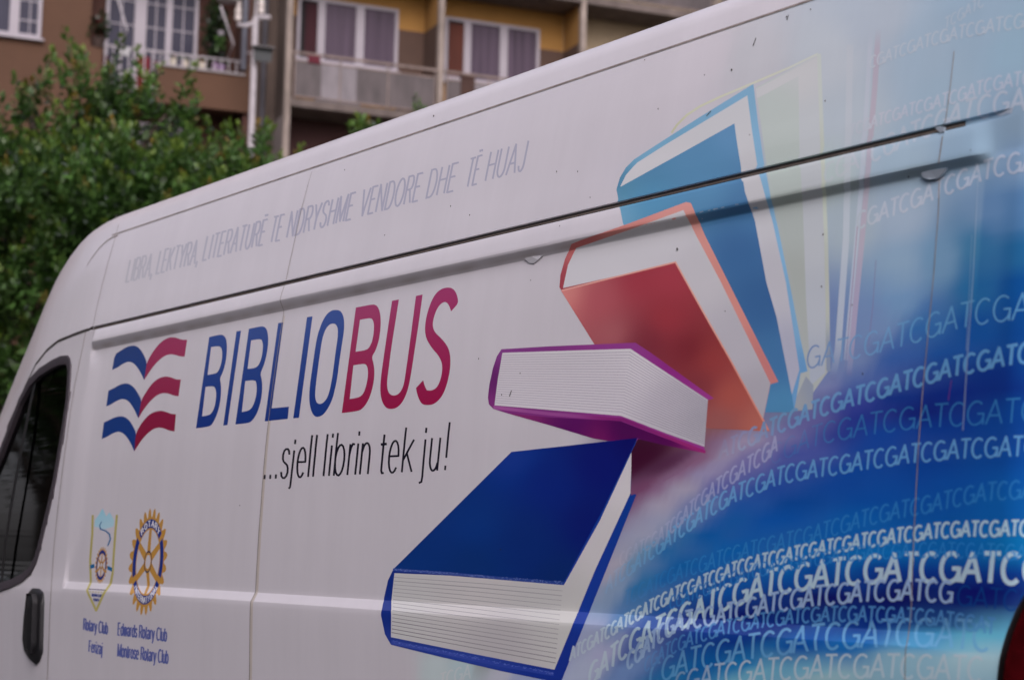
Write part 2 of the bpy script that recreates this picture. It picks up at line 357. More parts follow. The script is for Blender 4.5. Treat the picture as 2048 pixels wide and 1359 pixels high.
# roof gutter: dark slot with a bead in it, then the seam of the high roof
xs = np.linspace(-5.97, -2.06, 60)
strip_xz("roof_gutter", xs, np.full(60, 2.0155), .0106, m_gap, panel, off=.0012, vertical=False)
strip_xz("gutter_bead", xs, np.full(60, 2.0140), .0026, m_bead, panel, off=.0026, vertical=False)
strip_px("roof_gutter", [(188,656),(172,660),(145,670),(116,682),(94,700),(72,728),(50,773),(32,815),(14,855)], .010, m_gap, door, vertical=False)
xs = np.linspace(-6.02, -1.95, 80)
strip_xz("roof_seam", xs, np.full(80, 2.363), .0046, m_seam, roof, vertical=False)
strip_px("roof_seam", [(236,471),(226,474),(216,480),(208,487),(199,496),(191,506),(183,517),(175,530)], .005, m_seam, roof, vertical=False)
# vertical seams
zz = zs_between(.45, 2.42); zz = zz[(zz < 2.008) | (zz > 2.024)]
for nm, lo, hi in (("panel_seam", .45, 2.008), ("panel_seam", 2.024, 2.35)):
    z = zs_between(lo, hi); strip_xz(nm, np.full(len(z), -4.544), z, np.interp(z, [1, 1.9, 2.2, 2.3], [.0035, .003, .0024, .0014]), m_seam, panel)
z = zs_between(.5, 1.92); strip_xz("seam_stain", np.full(len(z), -4.538), z, np.interp(z, [1, 1.5, 1.9], [.016, .014, .007]), m_stain, panel, off=.00012)
strip_px("panel_seam", [(1909,103),(1902,170),(1893,235),(1889,254)], .0016, m_seam, panel)
strip_px("panel_seam", [(1886,272),(1882,300),(1878,327)], .0024, m_seam, panel)
strip_px("panel_seam", [(1880,345),(1878,420),(1869,540),(1856,680),(1848,760),(1838,890),(1829,1060),(1823,1230),(1817,1275),(1812,1300),(1811,1359)], .0018, m_seam, panel)
strip_px("door_gap", [(172,661),(166,695),(150,768),(141,825),(130,905),(118,1000),(108,1095),(100,1225),(95,1359),(94,1420)], .0045, m_seam, door)
strip_px("film_edge", [(238,448),(232,472),(218,520),(203,577),(192,625),(186,655)], .0028, m_seam, roof)

# ------------------------------------------------------------------ printed film: flat decals laid on the side panel
SLOT = (2.0098, 2.0213)
def ygrid(X, Z):
    """the side panel exactly as meshed (its grid, interpolated), so that the film lies flat on it"""
    i = np.clip(np.searchsorted(xl, X) - 1, 0, NX - 2); j = np.clip(np.searchsorted(ZL, Z) - 1, 0, NZ - 2)
    a = np.clip((X - xl[i]) / (xl[i + 1] - xl[i]), 0, 1); b = np.clip((Z - ZL[j]) / (ZL[j + 1] - ZL[j]), 0, 1)
    y = GY[i, j] * (1 - a) * (1 - b) + GY[i + 1, j] * a * (1 - b) + GY[i, j + 1] * (1 - a) * b + GY[i + 1, j + 1] * a * b
    return np.where(X > -6.0, y, ysurf(X, Z))
class Print:
    """a sheet of printed shapes; every shape keeps its own ink function"""
    def __init__(s, name, layer): s.name = name; s.bm = bmesh.new(); s.inks = []; s.layer = layer; s.kd = 0
    def ink(s, f): s.inks.append(f); return len(s.inks) - 1
    def _y(s, lift): return s.layer * .00003 + lift * .0000035 + .0001
    def poly(s, px, col, holes=(), lift=0, step=9.0):
        loops = []
        for P in [px] + list(holes):
            p = np.array(dens(list(P) + [P[0]], step)[:-1]); x, z = hit(p[:, 0], p[:, 1]); loops.append([Vector((a, b, 0)) for a, b in zip(x, z)])
        tris = tessellate_polygon(loops); flat = [v for l in loops for v in l]
        y = s._y(lift); vs = [s.bm.verts.new((v.x, y, v.y)) for v in flat]; c = s.ink(col)
        for t in tris:
            try: s.bm.faces.new([vs[i] for i in t]).material_index = c
            except ValueError: pass
    def ribbon(s, px, th, col, lift=0, cid=None):
        p = np.array(px, float)
        keep = np.concatenate([[True], np.hypot(*np.diff(p, axis=0).T) > 1e-4]); p = p[keep]; n = len(p)
        if np.ndim(th) and len(th) != n: th = np.asarray(th, float)[keep]
        if n < 2: return
        for i in range(1, n - 1):   # a sharp corner is drawn as two strokes
            u, v = p[i] - p[i - 1], p[i + 1] - p[i]
            if u @ v < .15 * np.hypot(*u) * np.hypot(*v):
                t_ = np.asarray(th, float); c = s.ink(col) if cid is None else cid; e = u / (np.hypot(*u) + 1e-9) * float(np.mean(t_)) * .42
                s.ribbon(np.concatenate([p[:i], [p[i] + e]]), th if t_.ndim == 0 else t_[:i + 1], col, lift, c)
                s.ribbon(p[i:], th if t_.ndim == 0 else t_[i:], col, lift + .5, c); return
        d = np.diff(p, axis=0); L = np.hypot(d[:, 0], d[:, 1]); L[L == 0] = 1e-6; t = d / L[:, None]
        nm = np.stack([-t[:, 1], t[:, 0]], -1)
        N = np.empty_like(p); N[0] = nm[0]; N[-1] = nm[-1]
        for i in range(1, n - 1):
            m = nm[i - 1] + nm[i]; q = m @ nm[i]
            N[i] = m / max(q, .45)
        closed = np.hypot(*(p[0] - p[-1])) < 1e-6
        if closed:
            m = nm[-1] + nm[0]; N[0] = N[-1] = m / max(m @ nm[0], .45)
        th = np.broadcast_to(np.asarray(th, float), (n,))[:, None] / 2
        A = p + N * th; B = p - N * th
        ax_, az_ = hit(A[:, 0], A[:, 1]); bx_, bz_ = hit(B[:, 0], B[:, 1])
        y = s._y(lift)
        va = [s.bm.verts.new((a, y, b)) for a, b in zip(ax_, az_)]; vb = [s.bm.verts.new((a, y, b)) for a, b in zip(bx_, bz_)]
        c = s.ink(col) if cid is None else cid
        for i in range(n - 1):
            try: s.bm.faces.new((va[i], va[i + 1], vb[i + 1], vb[i])).material_index = c
            except ValueError: pass
    def build(s, parent, xgrid=None, zgrid=None):
        bm = s.bm
        zmin = min(v.co.z for v in bm.verts); zmax = max(v.co.z for v in bm.verts)
        lv = [z for z in ZL if zmin < z < zmax]
        if zgrid: lv = sorted(set(lv) | set(np.arange(zmin + zgrid, zmax, zgrid)))
        def cut(co, no): bmesh.ops.bisect_plane(bm, geom=bm.verts[:] + bm.edges[:] + bm.faces[:], dist=1e-7, plane_co=co, plane_no=no)
        for z in lv: cut((0, 0, z), (0, 0, 1))
        xmin = min(v.co.x for v in bm.verts); xmax = max(v.co.x for v in bm.verts)
        xc = [x for x in xl if xmin < x < xmax and (x < -5.78 or x > -2.16 or (zmin < 2.0 and zmax > 1.935))]
        if xgrid: xc = xc + list(np.arange(xmin + xgrid, xmax, xgrid))
        for x in xc: cut((x, 0, 0), (1, 0, 0))
        kill = [f for f in bm.faces if SLOT[0] - .0006 < f.calc_center_median().z < SLOT[1] + .0006 and f.calc_center_median().x < -2.06]
        bmesh.ops.delete(bm, geom=kill, context='FACES')
        bmesh.ops.triangulate(bm, faces=[f for f in bm.faces if len(f.verts) > 4])
        X = np.array([v.co.x for v in bm.verts]); Z = np.array([v.co.z for v in bm.verts]); off = np.array([v.co.y for v in bm.verts])
        Y = ygrid(X, Z)
        for v, y, o in zip(bm.verts, Y, off): v.co.y = y - o
        bm.verts.index_update(); bm.faces.ensure_lookup_table()
        px, py = proj(X, Y, Z)
        me = bpy.data.meshes.new(s.name)
        fi = np.array([f.material_index for f in bm.faces]); lp = [[l.vert.index for l in f.loops] for f in bm.faces]
        for f in bm.faces:
            f.normal_update()
            if f.normal.y > 0: f.normal_flip()
        lp = [[l.vert.index for l in f.loops] for f in bm.faces]
        for f in bm.faces: f.material_index = 0
        bm.to_mesh(me); bm.free()
        lv_ = np.concatenate([np.array(l) for l in lp]); lf = np.repeat(fi, [len(l) for l in lp])
        out = np.ones((len(lv_), 4), np.float32)
        for c in np.unique(lf):
            q = lf == c; v = lv_[q]; out[q, :3] = s.inks[c](px[v], py[v], Z[v])
        at = me.color_attributes.new("Col", 'FLOAT_COLOR', 'CORNER'); at.data.foreach_set("color", out.ravel())
        me.transform(Matrix.Translation(-Vector(VO)))
        return link(s.name, me, m_print, parent, 15)

def flat(rgb): return lambda px, py, z: ink(np.array(rgb, float), z)
def grad(*pts, p=2.0):
    """ink that runs between sample colours (x, y, r, g, b)"""
    P = np.array(pts, float)
    def f(px, py, z):
        w = ((px[:, None] - P[None, :, 0]) ** 2 + (py[:, None] - P[None, :, 1]) ** 2 + 800) ** (-p / 2 * 1.5)
        return ink((w[:, :, None] * P[None, :, 2:]).sum(1) / w.sum(1)[:, None], z)
    return f
def over(rgb, alpha):
    """ink of colour rgb at strength alpha (number or function of photo x,y) over the background print"""
    def f(px, py, z):
        a = alpha(px, py) if callable(alpha) else alpha
        a = np.broadcast_to(a, px.shape)[:, None]
        return bgcol(px, py, z) * (1 - a) + ink(np.array(rgb, float), z) * a
    return f

# -------------------------------------------------- stroke alphabet
def arc(cx, cy, rx, ry, a0, a1, n=12):
    return [(cx + rx * math.cos(rad(a0 + (a1 - a0) * i / n)), cy + ry * math.sin(rad(a0 + (a1 - a0) * i / n))) for i in range(n + 1)]
SS = [(.93,.80),(.84,.93),(.66,.995),(.42,.995),(.22,.94),(.10,.80),(.12,.66),(.26,.57),(.5,.51),(.74,.45),(.90,.34),(.92,.2),(.80,.07),(.58,.005),(.36,.01),(.15,.08),(.06,.22)]
G = {  # glyph: (width / cap height, strokes)
 'A': (.70, [[(0,0),(.5,1),(1,0)], [(.19,.36),(.81,.36)]]), 'B': (.62, [[(.05,0),(.05,1),(.6,1)] + arc(.6,.765,.32,.235,90,-90,8) + [(.05,.53)], [(.6,.53)] + arc(.6,.265,.36,.265,90,-90,8) + [(.05,0)]]),
 'C': (.72, [arc(.52,.5,.48,.5,48,312,16)]), 'D': (.68, [[(.05,0),(.05,1),(.45,1)] + arc(.45,.5,.5,.5,90,-90,10) + [(.05,0)]]),
 'E': (.56, [[(.95,1),(.05,1),(.05,0),(.97,0)], [(.05,.53),(.85,.53)]]), 'F': (.54, [[(.95,1),(.05,1),(.05,0)], [(.05,.52),(.82,.52)]]),
 'G': (.76, [arc(.5,.5,.48,.5,48,300,15) + [(.86,.14),(.95,.30),(.95,.47),(.58,.47)], [(.95,.34),(.95,0)]]),
 'H': (.68, [[(.05,0),(.05,1)], [(.95,0),(.95,1)], [(.05,.53),(.95,.53)]]), 'I': (.12, [[(.5,0),(.5,1)]]),
 'J': (.48, [[(.92,1),(.92,.25)] + arc(.49,.25,.43,.25,0,-170,8)]), 'K': (.64, [[(.05,0),(.05,1)], [(.95,1),(.08,.38)], [(.32,.56),(.98,0)]]),
 'L': (.52, [[(.05,1),(.05,0),(.97,0)]]), 'M': (.82, [[(.04,0),(.04,1),(.5,.05),(.96,1),(.96,0)]]), 'N': (.70, [[(.05,0),(.05,1),(.95,0),(.95,1)]]),
 'O': (.78, [arc(.5,.5,.49,.5,90,450,22)]), 'R': (.64, [[(.05,0),(.05,1),(.6,1)] + arc(.6,.755,.33,.245,90,-90,8) + [(.05,.51)], [(.55,.51),(.95,0)]]),
 'S': (.64, [SS]), 'T': (.62, [[(0,1),(1,1)], [(.5,1),(.5,0)]]), 'U': (.66, [[(.05,1),(.05,.32)] + arc(.5,.32,.45,.32,180,360,10) + [(.95,1)]]),
 'V': (.66, [[(0,1),(.5,0),(1,1)]]), 'Y': (.64, [[(0,1),(.5,.45),(1,1)], [(.5,.45),(.5,0)]]), 'Z': (.6, [[(.05,1),(.95,1),(.05,0),(.97,0)]]),
 ',': (.14, [[(.6,.1),(.6,-.02),(.2,-.16)]]), ' ': (.26, []),
}
G['\u00cb'] = (.56, G['E'][1] + [[(.30,1.14),(.30,1.22)], [(.68,1.14),(.68,1.22)]])
XH = .72  # x height of the small letters against the capitals
def low(w, st): return (w, [[(a, b * XH) for a, b in s] for s in st])
bowl = lambda: arc(.5,.5,.45,.5,90,450,18)
G.update({
 'a': low(.50, [[(.08,.78)] + arc(.48,.74,.38,.26,150,0,7) + [(.88,.12),(1.0,.0)], [(.88,.56)] + arc(.44,.27,.38,.27,80,300,9) + [(.88,.30)]]),
 'b': (.54, [[(.06,1),(.06,0)], [(a, b * XH) for a, b in arc(.5,.5,.45,.5,170,-170,16)]]), 'd': (.54, [[(.94,1),(.94,0)], [(a, b * XH) for a, b in arc(.5,.5,.45,.5,10,350,16)]]),
 'e': low(.54, [[(.07,.52),(.94,.52)] + arc(.5,.5,.45,.5,5,318,16)]), 'i': (.10, [[(.5,0),(.5,XH)], [(.5,.90),(.5,1.0)]]),
 'j': (.14, [[(.6,XH),(.6,-.14),(.35,-.27),(0,-.27)], [(.6,.90),(.6,1.0)]]), 'k': (.50, [[(.06,1),(.06,0)], [(.90,XH),(.08,.28)], [(.34,.43),(.97,0)]]),
 'l': (.10, [[(.5,0),(.5,1)]]), 'n': low(.50, [[(.06,0),(.06,1)], [(.06,.7)] + arc(.5,.64,.42,.36,160,0,8) + [(.92,0)]]), 'o': low(.54, [bowl()]),
 'r': low(.30, [[(.1,0),(.1,1)], [(.1,.62),(.3,.88),(.6,1.0),(1,.98)]]), 's': low(.46, [SS]), 't': (.28, [[(.45,.94),(.45,.12),(.6,.0),(1,.02)], [(0,XH),(1,XH)]]),
 'u': low(.50, [[(.06,1),(.06,.36)] + arc(.49,.36,.43,.36,180,340,8), [(.94,1),(.94,0)]]), 'w': low(.76, [[(0,1),(.25,0),(.5,1),(.75,0),(1,1)]]),
 'y': low(.50, [[(0,1),(.5,0)], [(1,1),(.42,-.24),(.2,-.36),(.0,-.36)]]), 'z': low(.46, [[(.05,1),(.92,1),(.05,0),(.97,0)]]),
 '.': (.10, [[(.5,0),(.5,.1)]]), '!': (.10, [[(.5,.0),(.5,.1)], [(.5,.27),(.5,1.05)]]),
})
def glyph(pr, ch, o, a, u, th, col, lift=0, cid=None):
    for q, st in enumerate(G[ch][1]):
        pr.ribbon([(o[0] + a[0] * x + u[0] * y, o[1] + a[1] * x + u[1] * y) for x, y in st], th, col, lift + q, cid)
def line_text(pr, txt, p0, p1, h0, h1, lean, th, col, gap=.16):
    """words from photo point p0 to p1 along the base line, capitals h0..h1 high"""
    W = [G[c][0] for c in txt]; tot = sum(W) + gap * (len(txt) - 1)
    # letters grow with the nearing panel
    r = h1 / h0; pos = 0; cid = pr.ink(col)
    def along(s):
        s /= tot; return ((r ** s - 1) / (r - 1)) if abs(r - 1) > 1e-3 else s
    for c, w in zip(txt, W):
        s0, s1 = along(pos), along(pos + w); h = h0 + (h1 - h0) * s0
        o = (p0[0] + (p1[0] - p0[0]) * s0, p0[1] + (p1[1] - p0[1]) * s0); a = ((p1[0] - p0[0]) * (s1 - s0), (p1[1] - p0[1]) * (s1 - s0))
        glyph(pr, c, o, a, (lean * h, -h), th * h / h0 if th > 0 else -th, col, 0, cid); pos += w + gap

# -------------------------------------------------- lettering
def A2(pts): return [(190 + x * .2208, 560 + y * .2208) for x, y in pts]
def A3(pts): return [(560 + x * .2208, 560 + y * .2208) for x, y in pts]
def A6(pts): return [(50 + x * .2207, 640 + y * .2207) for x, y in pts]
def rnd(pts, n=2):
    """round off a traced outline where its corners are blunt"""
    P = [np.array(p, float) for p in pts]
    for _ in range(n):
        Q = []
        m = len(P)
        for i in range(m):
            a, b, c = P[i - 1], P[i], P[(i + 1) % m]
            u, v = b - a, c - b; ang = math.degrees(math.acos(max(-1, min(1, (u @ v) / (np.linalg.norm(u) * np.linalg.norm(v) + 1e-9)))))
            if ang > 52: Q.append(b)
            else: Q += [b - u * .25, b + v * .25]
        P = Q
    return [tuple(p) for p in P]
BLUE = lambda px, py, z: ink(np.stack([np.interp(py, [580, 860], [46, 26]), np.interp(py, [580, 860], [76, 52]), np.interp(py, [580, 860], [152, 128])], -1), z)  # paler towards the top: sky sheen put into the ink colour
RED = lambda px, py, z: ink(np.stack([np.interp(py, [580, 860], [164, 152]), np.interp(py, [580, 860], [48, 22]), np.interp(py, [580, 860], [104, 66])], -1), z)  # pinker towards the top: sky reflection put into the ink colour
pr = Print("name_lettering", 2)
pr.poly(rnd(A2([(1035,515),(1130,492),(1165,497),(1188,530),(1197,590),(1193,680),(1180,760),(1160,830),(1130,888),(1142,940),(1142,1040),(1128,1140),(1100,1230),(1065,1300),(1035,1325),(915,1340)])), BLUE,
        [rnd(A2([(1052,605),(1115,596),(1140,605),(1153,640),(1153,700),(1140,770),(1115,830),(1090,845),(1020,858)])), rnd(A2([(1002,965),(1065,957),(1088,970),(1100,1020),(1095,1090),(1080,1160),(1055,1205),(1030,1222),(970,1232)]))])
pr.poly(A2([(1282,463),(1323,457),(1200,1310),(1162,1316)]), BLUE)
pr.poly(rnd(A2([(1395,440),(1500,418),(1535,420),(1560,450),(1571,520),(1566,610),(1550,700),(1530,770),(1497,845),(1512,900),(1516,970),(1508,1070),(1485,1160),(1455,1230),(1420,1275),(1390,1293),(1272,1305)])), BLUE,
        [rnd(A2([(1415,545),(1485,532),(1510,540),(1522,575),(1520,640),(1508,710),(1485,765),(1455,795),(1382,803)])), rnd(A2([(1362,912),(1430,903),(1455,912),(1466,950),(1464,1020),(1450,1090),(1425,1150),(1395,1180),(1330,1193)]))])
pr.poly([(556.5,645.7),(566.5,644.3),(543.3,816),(578,812.8),(575.5,837),(529.4,842)], BLUE)
pr.poly(A3([(245,335),(295,327),(172,1245),(120,1250)]), BLUE)
pr.poly(rnd(A3([(505,268),(545,275),(570,310),(583,370),(580,460),(565,560),(540,720),(520,880),(500,980),(475,1080),(430,1170),(390,1220),(345,1240),(310,1230),(285,1190),(268,1120),(264,1040),(275,920),(295,780),(315,640),(335,520),(355,450),(385,370),(425,305),(465,275)])), BLUE,
        [rnd(A3([(490,390),(515,410),(526,450),(522,530),(505,640),(485,800),(465,930),(445,1020),(420,1080),(385,1115),(355,1122),(330,1105),(318,1060),(322,970),(340,830),(360,680),(375,580),(390,505),(415,440),(450,398)]))])
pr.poly(rnd(A3([(688,248),(830,220),(865,222),(890,245),(908,300),(914,380),(908,470),(895,550),(865,640),(830,695),(848,750),(857,830),(850,920),(830,1010),(800,1090),(760,1150),(715,1185),(560,1202)])), RED,
        [rnd(A3([(725,358),(815,342),(840,355),(853,400),(850,470),(838,545),(815,600),(785,632),(685,648)])), rnd(A3([(665,770),(760,755),(785,768),(798,810),(796,880),(780,960),(755,1030),(715,1062),(632,1075)]))])
pr.poly(rnd(A3([(1015,187),(1077,175),(1050,350),(1010,600),(985,800),(972,900),(970,960),(980,1010),(1005,1040),(1040,1045),(1075,1030),(1105,990),(1125,930),(1140,830),(1175,580),(1205,350),(1232,143),(1292,130),(1260,370),(1225,600),(1195,800),(1175,920),(1150,1020),(1110,1105),(1060,1155),(1005,1168),(960,1155),(930,1110),(912,1050),(908,960),(918,850),(945,660),(980,420)])), RED)
pr.poly(rnd(A3([(1525,65),(1565,75),(1595,110),(1613,170),(1612,215),(1550,282),(1535,235),(1515,205),(1490,195),(1455,215),(1425,255),(1400,315),(1383,385),(1388,440),(1410,480),(1460,525),(1510,585),(1535,640),(1545,710),(1543,790),(1530,870),(1510,950),(1480,1030),(1440,1085),(1390,1125),(1325,1132),(1285,1120),(1260,1080),(1240,1020),(1232,975),(1298,905),(1310,955),(1330,995),(1365,1000),(1405,985),(1435,950),(1460,880),(1472,800),(1465,740),(1435,680),(1385,625),(1340,560),(1318,500),(1313,440),(1320,360),(1345,260),(1380,170),(1420,110),(1470,75)])), RED)
pr.build(panel, zgrid=.03)

pr = Print("wave_emblem", 2)
LB, LR = flat((26, 58, 128)), lambda px, py, z: ink(np.stack([np.interp(py, [675, 900], [162, 132]), np.interp(py, [675, 900], [44, 22]), np.interp(py, [675, 900], [92, 56])], -1), z)
pr.poly(rnd(A2([(180,670),(230,640),(285,605),(340,590),(380,598),(415,630),(445,680),(470,745),(462,800),(445,905),(430,870),(405,820),(370,770),(335,742),(295,738),(250,758),(205,790),(155,812)]), 1), LB)
pr.poly(rnd(A2([(470,745),(510,670),(560,600),(610,550),(660,522),(705,515),(750,525),(790,540),(835,540),(812,692),(770,690),(725,675),(680,670),(635,682),(590,715),(540,765),(490,835),(445,905),(462,800)]), 1), LR)
pr.poly(rnd(A2([(122,1000),(175,975),(225,945),(280,932),(325,945),(365,985),(400,1040),(420,1085),(412,1140),(393,1250),(375,1210),(345,1150),(310,1100),(275,1078),(235,1075),(185,1098),(140,1128),(102,1142)]), 1), LB)
pr.poly(rnd(A2([(420,1085),(455,1025),(505,950),(550,905),(600,878),(650,870),(690,880),(735,898),(778,900),(757,1050),(715,1045),(665,1025),(615,1020),(570,1035),(520,1075),(470,1130),(425,1195),(393,1250),(412,1140)]), 1), LR)
pr.poly(rnd(A6([(715,925),(760,905),(810,880),(865,868),(905,875),(945,905),(980,960),(1008,1020),(1000,1080),(990,1190),(975,1150),(945,1090),(905,1035),(865,1010),(830,1010),(785,1030),(740,1058),(695,1075)]), 1), LB)
pr.poly(rnd(A6([(1008,1020),(1035,965),(1080,900),(1130,850),(1185,825),(1235,818),(1280,830),(1320,846),(1368,852),(1355,1006),(1310,1000),(1260,978),(1210,970),(1160,985),(1110,1025),(1060,1080),(1020,1140),(990,1190),(1000,1080)]), 1), LR)
pr.build(panel, zgrid=.03)

DK = flat((26, 24, 34))
def A4(x, y): return (500 + x * .2148, 820 + y * .2148)
base = lambda x: 640 - (x - 130) * .0497
WORDS = [((('.',128,142,280),('.',180,194,280),('.',232,246,280),('s',280,350,272),('e',425,505,276),('l',534,548,280),('l',580,594,280)),
          ((((413,372),(378,680),(373,715),(360,728)), 3.8), (((424,272),(419,314)), 3.9))),
         ((('l',678,692,282),('i',728,742,284),('b',775,868,286),('r',902,950,288),('i',972,988,290),('n',1018,1104,290)), ()),
         ((('e',1276,1372,298),('k',1408,1508,300)), ((((1253,225),(1222,560),(1228,585),(1246,582)), 4.0), (((1218,318),(1274,312)), 5.0))),
         ((('u',1660,1748,306),('!',1808,1824,306)), ((((1634,270),(1604,620),(1596,665),(1572,676)), 3.9), (((1643,162),(1638,210)), 4.0)))]
for letters, strokes in WORDS:
    pr = Print("slogan_lettering", 2); cid = pr.ink(DK)
    for ch, x0, x1, xh in letters:      # x0,x1 on the base line, xh = x-height, in units of the traced strip
        h = xh / XH; o = A4(x0, base(x0)); e = A4(x1, base(x0) - (x1 - x0) * .045)
        glyph(pr, ch, o, (e[0] - o[0], e[1] - o[1]), (.10 * h * .2148, -h * .2148), 3.9, None, 0, cid)
    for q, (P_, th) in enumerate(strokes): pr.ribbon([A4(*p) for p in P_], th, None, q, cid)
    pr.build(panel)

C1 = lambda px, py, z: ink(np.stack([np.interp(px, [250, 600], [167, 153]), np.interp(px, [250, 600], [162, 149]), np.interp(px, [250, 600], [174, 170])], -1), z)
for t, p0, p1, h0, h1 in (("LIBRA,",(251.5,564),(303,551.5),44,46),("LEKTYRA,",(312,547.5),(394,526.5),46,48),("LITERATUR\u00cb",(405,521),(526,489),48.5,51),("TE",(538,485),(560,480),51,52),("NDRYSHME",(573,475),(702,438),51,54),
                         ("VENDORE",(718,433),(836,401),54,56),("DHE",(852,396),(907,381.5),56,57),("T\u00cb",(930,375),(954,367.5),57,58),("HUAJ",(970,362),(1046,341),58,60)):
    pr = Print("small_lettering", 2); line_text(pr, t, p0, p1, h0, h1, .20, 3.5, C1, gap=.20); pr.build(panel)

# -------------------------------------------------- club emblems
gold, olive, navy, sky_b, panelw, dk = flat((168,122,60)), flat((150,138,84)), flat((30,50,122)), flat((20,96,150)), flat((150,143,151)), flat((42,36,60))
def wheel(pr, c, R, U, lift, teeth=24, fine=True):
    P = lambda r, a: (c[0] + r * (R[0] * math.cos(rad(a)) + U[0] * math.sin(rad(a))), c[1] + r * (R[1] * math.cos(rad(a)) + U[1] * math.sin(rad(a))))
    out = []
    for i in range(teeth):
        a = 360 * i / teeth + 7.5; s = 360 / teeth
        out += [P(.83, a - s * .42), P(.95, a - s * .22), P(1, a), P(.95, a + s * .22), P(.83, a + s * .42)]
    pr.poly(out, gold, lift=lift, step=30)
    seg = ((42,138),(-22,34),(146,202),(212,328)) if fine else ((45,135),(-20,38),(142,200),(212,328))
    for a0, a1 in seg:
        A = [P(.79, a0 + (a1 - a0) * i / 16) for i in range(17)]; B = [P(.63, a0 + (a1 - a0) * i / 16) for i in range(17)]
        pr.poly(A + B[::-1], navy, lift=lift + 2, step=30)
    pr.poly([P(.60, a) for a in range(0, 360, 10)], panelw, lift=lift + 2, step=30)
    for q in range(6):
        a = 30 + 60 * q; w = .085
        d = (math.cos(rad(a)), math.sin(rad(a))); n = (-d[1], d[0])
        Q = lambda r, s_: (c[0] + (r * d[0] + s_ * n[0]) * R[0] + (r * d[1] + s_ * n[1]) * U[0], c[1] + (r * d[0] + s_ * n[0]) * R[1] + (r * d[1] + s_ * n[1]) * U[1])
        pr.poly([Q(.12, w), Q(.12, -w), Q(.62, -w * .75), Q(.62, w * .75)], gold, lift=lift + 3 + q, step=30)
    pr.poly([P(.205, a) for a in range(0, 360, 15)], dk, lift=lift + 10, step=30); pr.poly([P(.175, a) for a in range(0, 360, 15)], gold, lift=lift + 11, step=30)
    pr.poly([P(.13, a) for a in range(0, 360, 15)], panelw, lift=lift + 12, step=30)
    if fine:
        def ring_text(txt, a0, a1, rb, rt, th):
            n = len(txt); ci = pr.ink(flat((186,184,176)))
            for i, chx in enumerate(txt):
                a = a0 + (a1 - a0) * (i + .5) / n; da = (a1 - a0) / n * .36
                p0, p1, q0 = P(rb, a - da), P(rb, a + da), P(rt, a - da)
                glyph(pr, chx, p0, (p1[0] - p0[0], p1[1] - p0[1]), (q0[0] - p0[0], q0[1] - p0[1]), th, None, lift + 14, ci)
        ring_text("ROTARY", 134, 46, .655, .765, 1.7); ring_text("INTERNATIONAL", 216, 324, .765, .655, 1.2)
pr = Print("wheel_emblem", 2)
wheel(pr, (296, 1122.6), (38.2, .5), (9.3, -108), 0)
pr.build(panel)
def A5(pts): return [(150 + x * .2575, 990 + y * .2575) for x, y in pts]
pr = Print("shield_emblem", 2)
pr.poly(A5([(150,240),(155,192),(185,150),(215,100),(228,130),(243,162),(268,130),(290,165),(305,195),(300,240),(230,262)]), grad((200,1015,120,165,185),(205,1045,150,160,172),(190,1020,112,160,182)))
pr.ribbon(A5([(138,152),(134,300),(118,500),(95,738),(165,892),(240,738),(293,600),(304,420),(326,150)]), 4.4, olive, 1)
pr.ribbon(A5([(208,200),(192,232),(198,262),(238,274),(268,300),(275,340),(254,392)]), [1.2, 2, 2.4, 2.6, 2.9, 2.8, 2.4], sky_b, 2)
pr.poly(A5([(118,540),(150,530),(152,560),(120,570)]), sky_b, lift=2); pr.poly(A5([(252,544),(290,562),(288,592),(252,574)]), sky_b, lift=2)
wheel(pr, A5([(205,540)])[0], (12.6, .2), (3.2, -37.5), 4, 24, False)
pr.ribbon(A5([(105,726),(240,734)]), 1.8, dk, 2)
for i in range(6): pr.ribbon(A5([(118 + i * 22, 742 + i), (118 + i * 22, 752 + i)]), 2.0, olive, 2)
line_text(pr, "ROTARY CLUB", A5([(132,782)])[0], A5([(206,788)])[0], 4.6, 4.8, .05, 1.1, navy); line_text(pr, "FERIZAJ", A5([(144,818)])[0], A5([(190,821)])[0], 4.4, 4.6, .05, 1.1, navy)
pr.build(panel)
CB = flat((70, 76, 128))
for t, p0, p1, h0, h1, th in (("Rotary Club",(166.7,1258),(215,1267),22,23,2.5),("Ferizaj",(177.5,1302),(204,1307.5),22,23,2.5),("Edwards Rotary Club",(235.5,1268.5),(333,1281.5),24,25.5,2.6),("Montrose Rotary Club",(235,1311.5),(336,1326),24.5,26,2.6)):
    pr = Print("club_lettering", 2); line_text(pr, t, p0, p1, h0, h1, .05, th, CB, .15); pr.build(panel)

# -------------------------------------------------- picture of the books
WP = (181, 176, 186)
pr = Print("pale_book_picture", 1)
pr.poly([(1512,176),(1625,116),(1640,108),(1648,300),(1653,465),(1658,740),(1640,765),(1615,800),(1584,790),(1572,565),(1541,391)], grad((1560,230,170,176,177),(1570,330,165,172,172),(1590,450,154,158,158),(1600,560,147,150,149),(1610,700,148,150,151),(1620,130,178,178,184)))
pr.poly([(1512,178),(1636,115),(1642,300),(1648,465),(1652,620),(1650,745),(1620,772),(1618,700),(1612,600),(1606,420),(1599,300),(1597,153),(1514,197)], grad((1570,155,182,180,186),(1620,250,174,176,184),(1630,450,165,166,174),(1635,620,158,160,170),(1636,740,148,152,166)), lift=2)
pr.ribbon(dens([(1343,266),(1354,250),(1374,230),(1400,213),(1440,194),(1507,166),(1580,135),(1636,108)], 14), 4.2, grad((1345,262,178,175,152),(1400,212,187,185,168),(1507,166,187,186,176),(1636,108,183,184,183)), 4)
pr.ribbon(dens([(1638,108),(1642,220),(1648,380),(1652,470),(1655,600),(1657,742)], 14), 8, grad((1638,120,178,181,182),(1648,380,173,176,170),(1655,600,160,161,156),(1657,740,120,128,150)), 5)
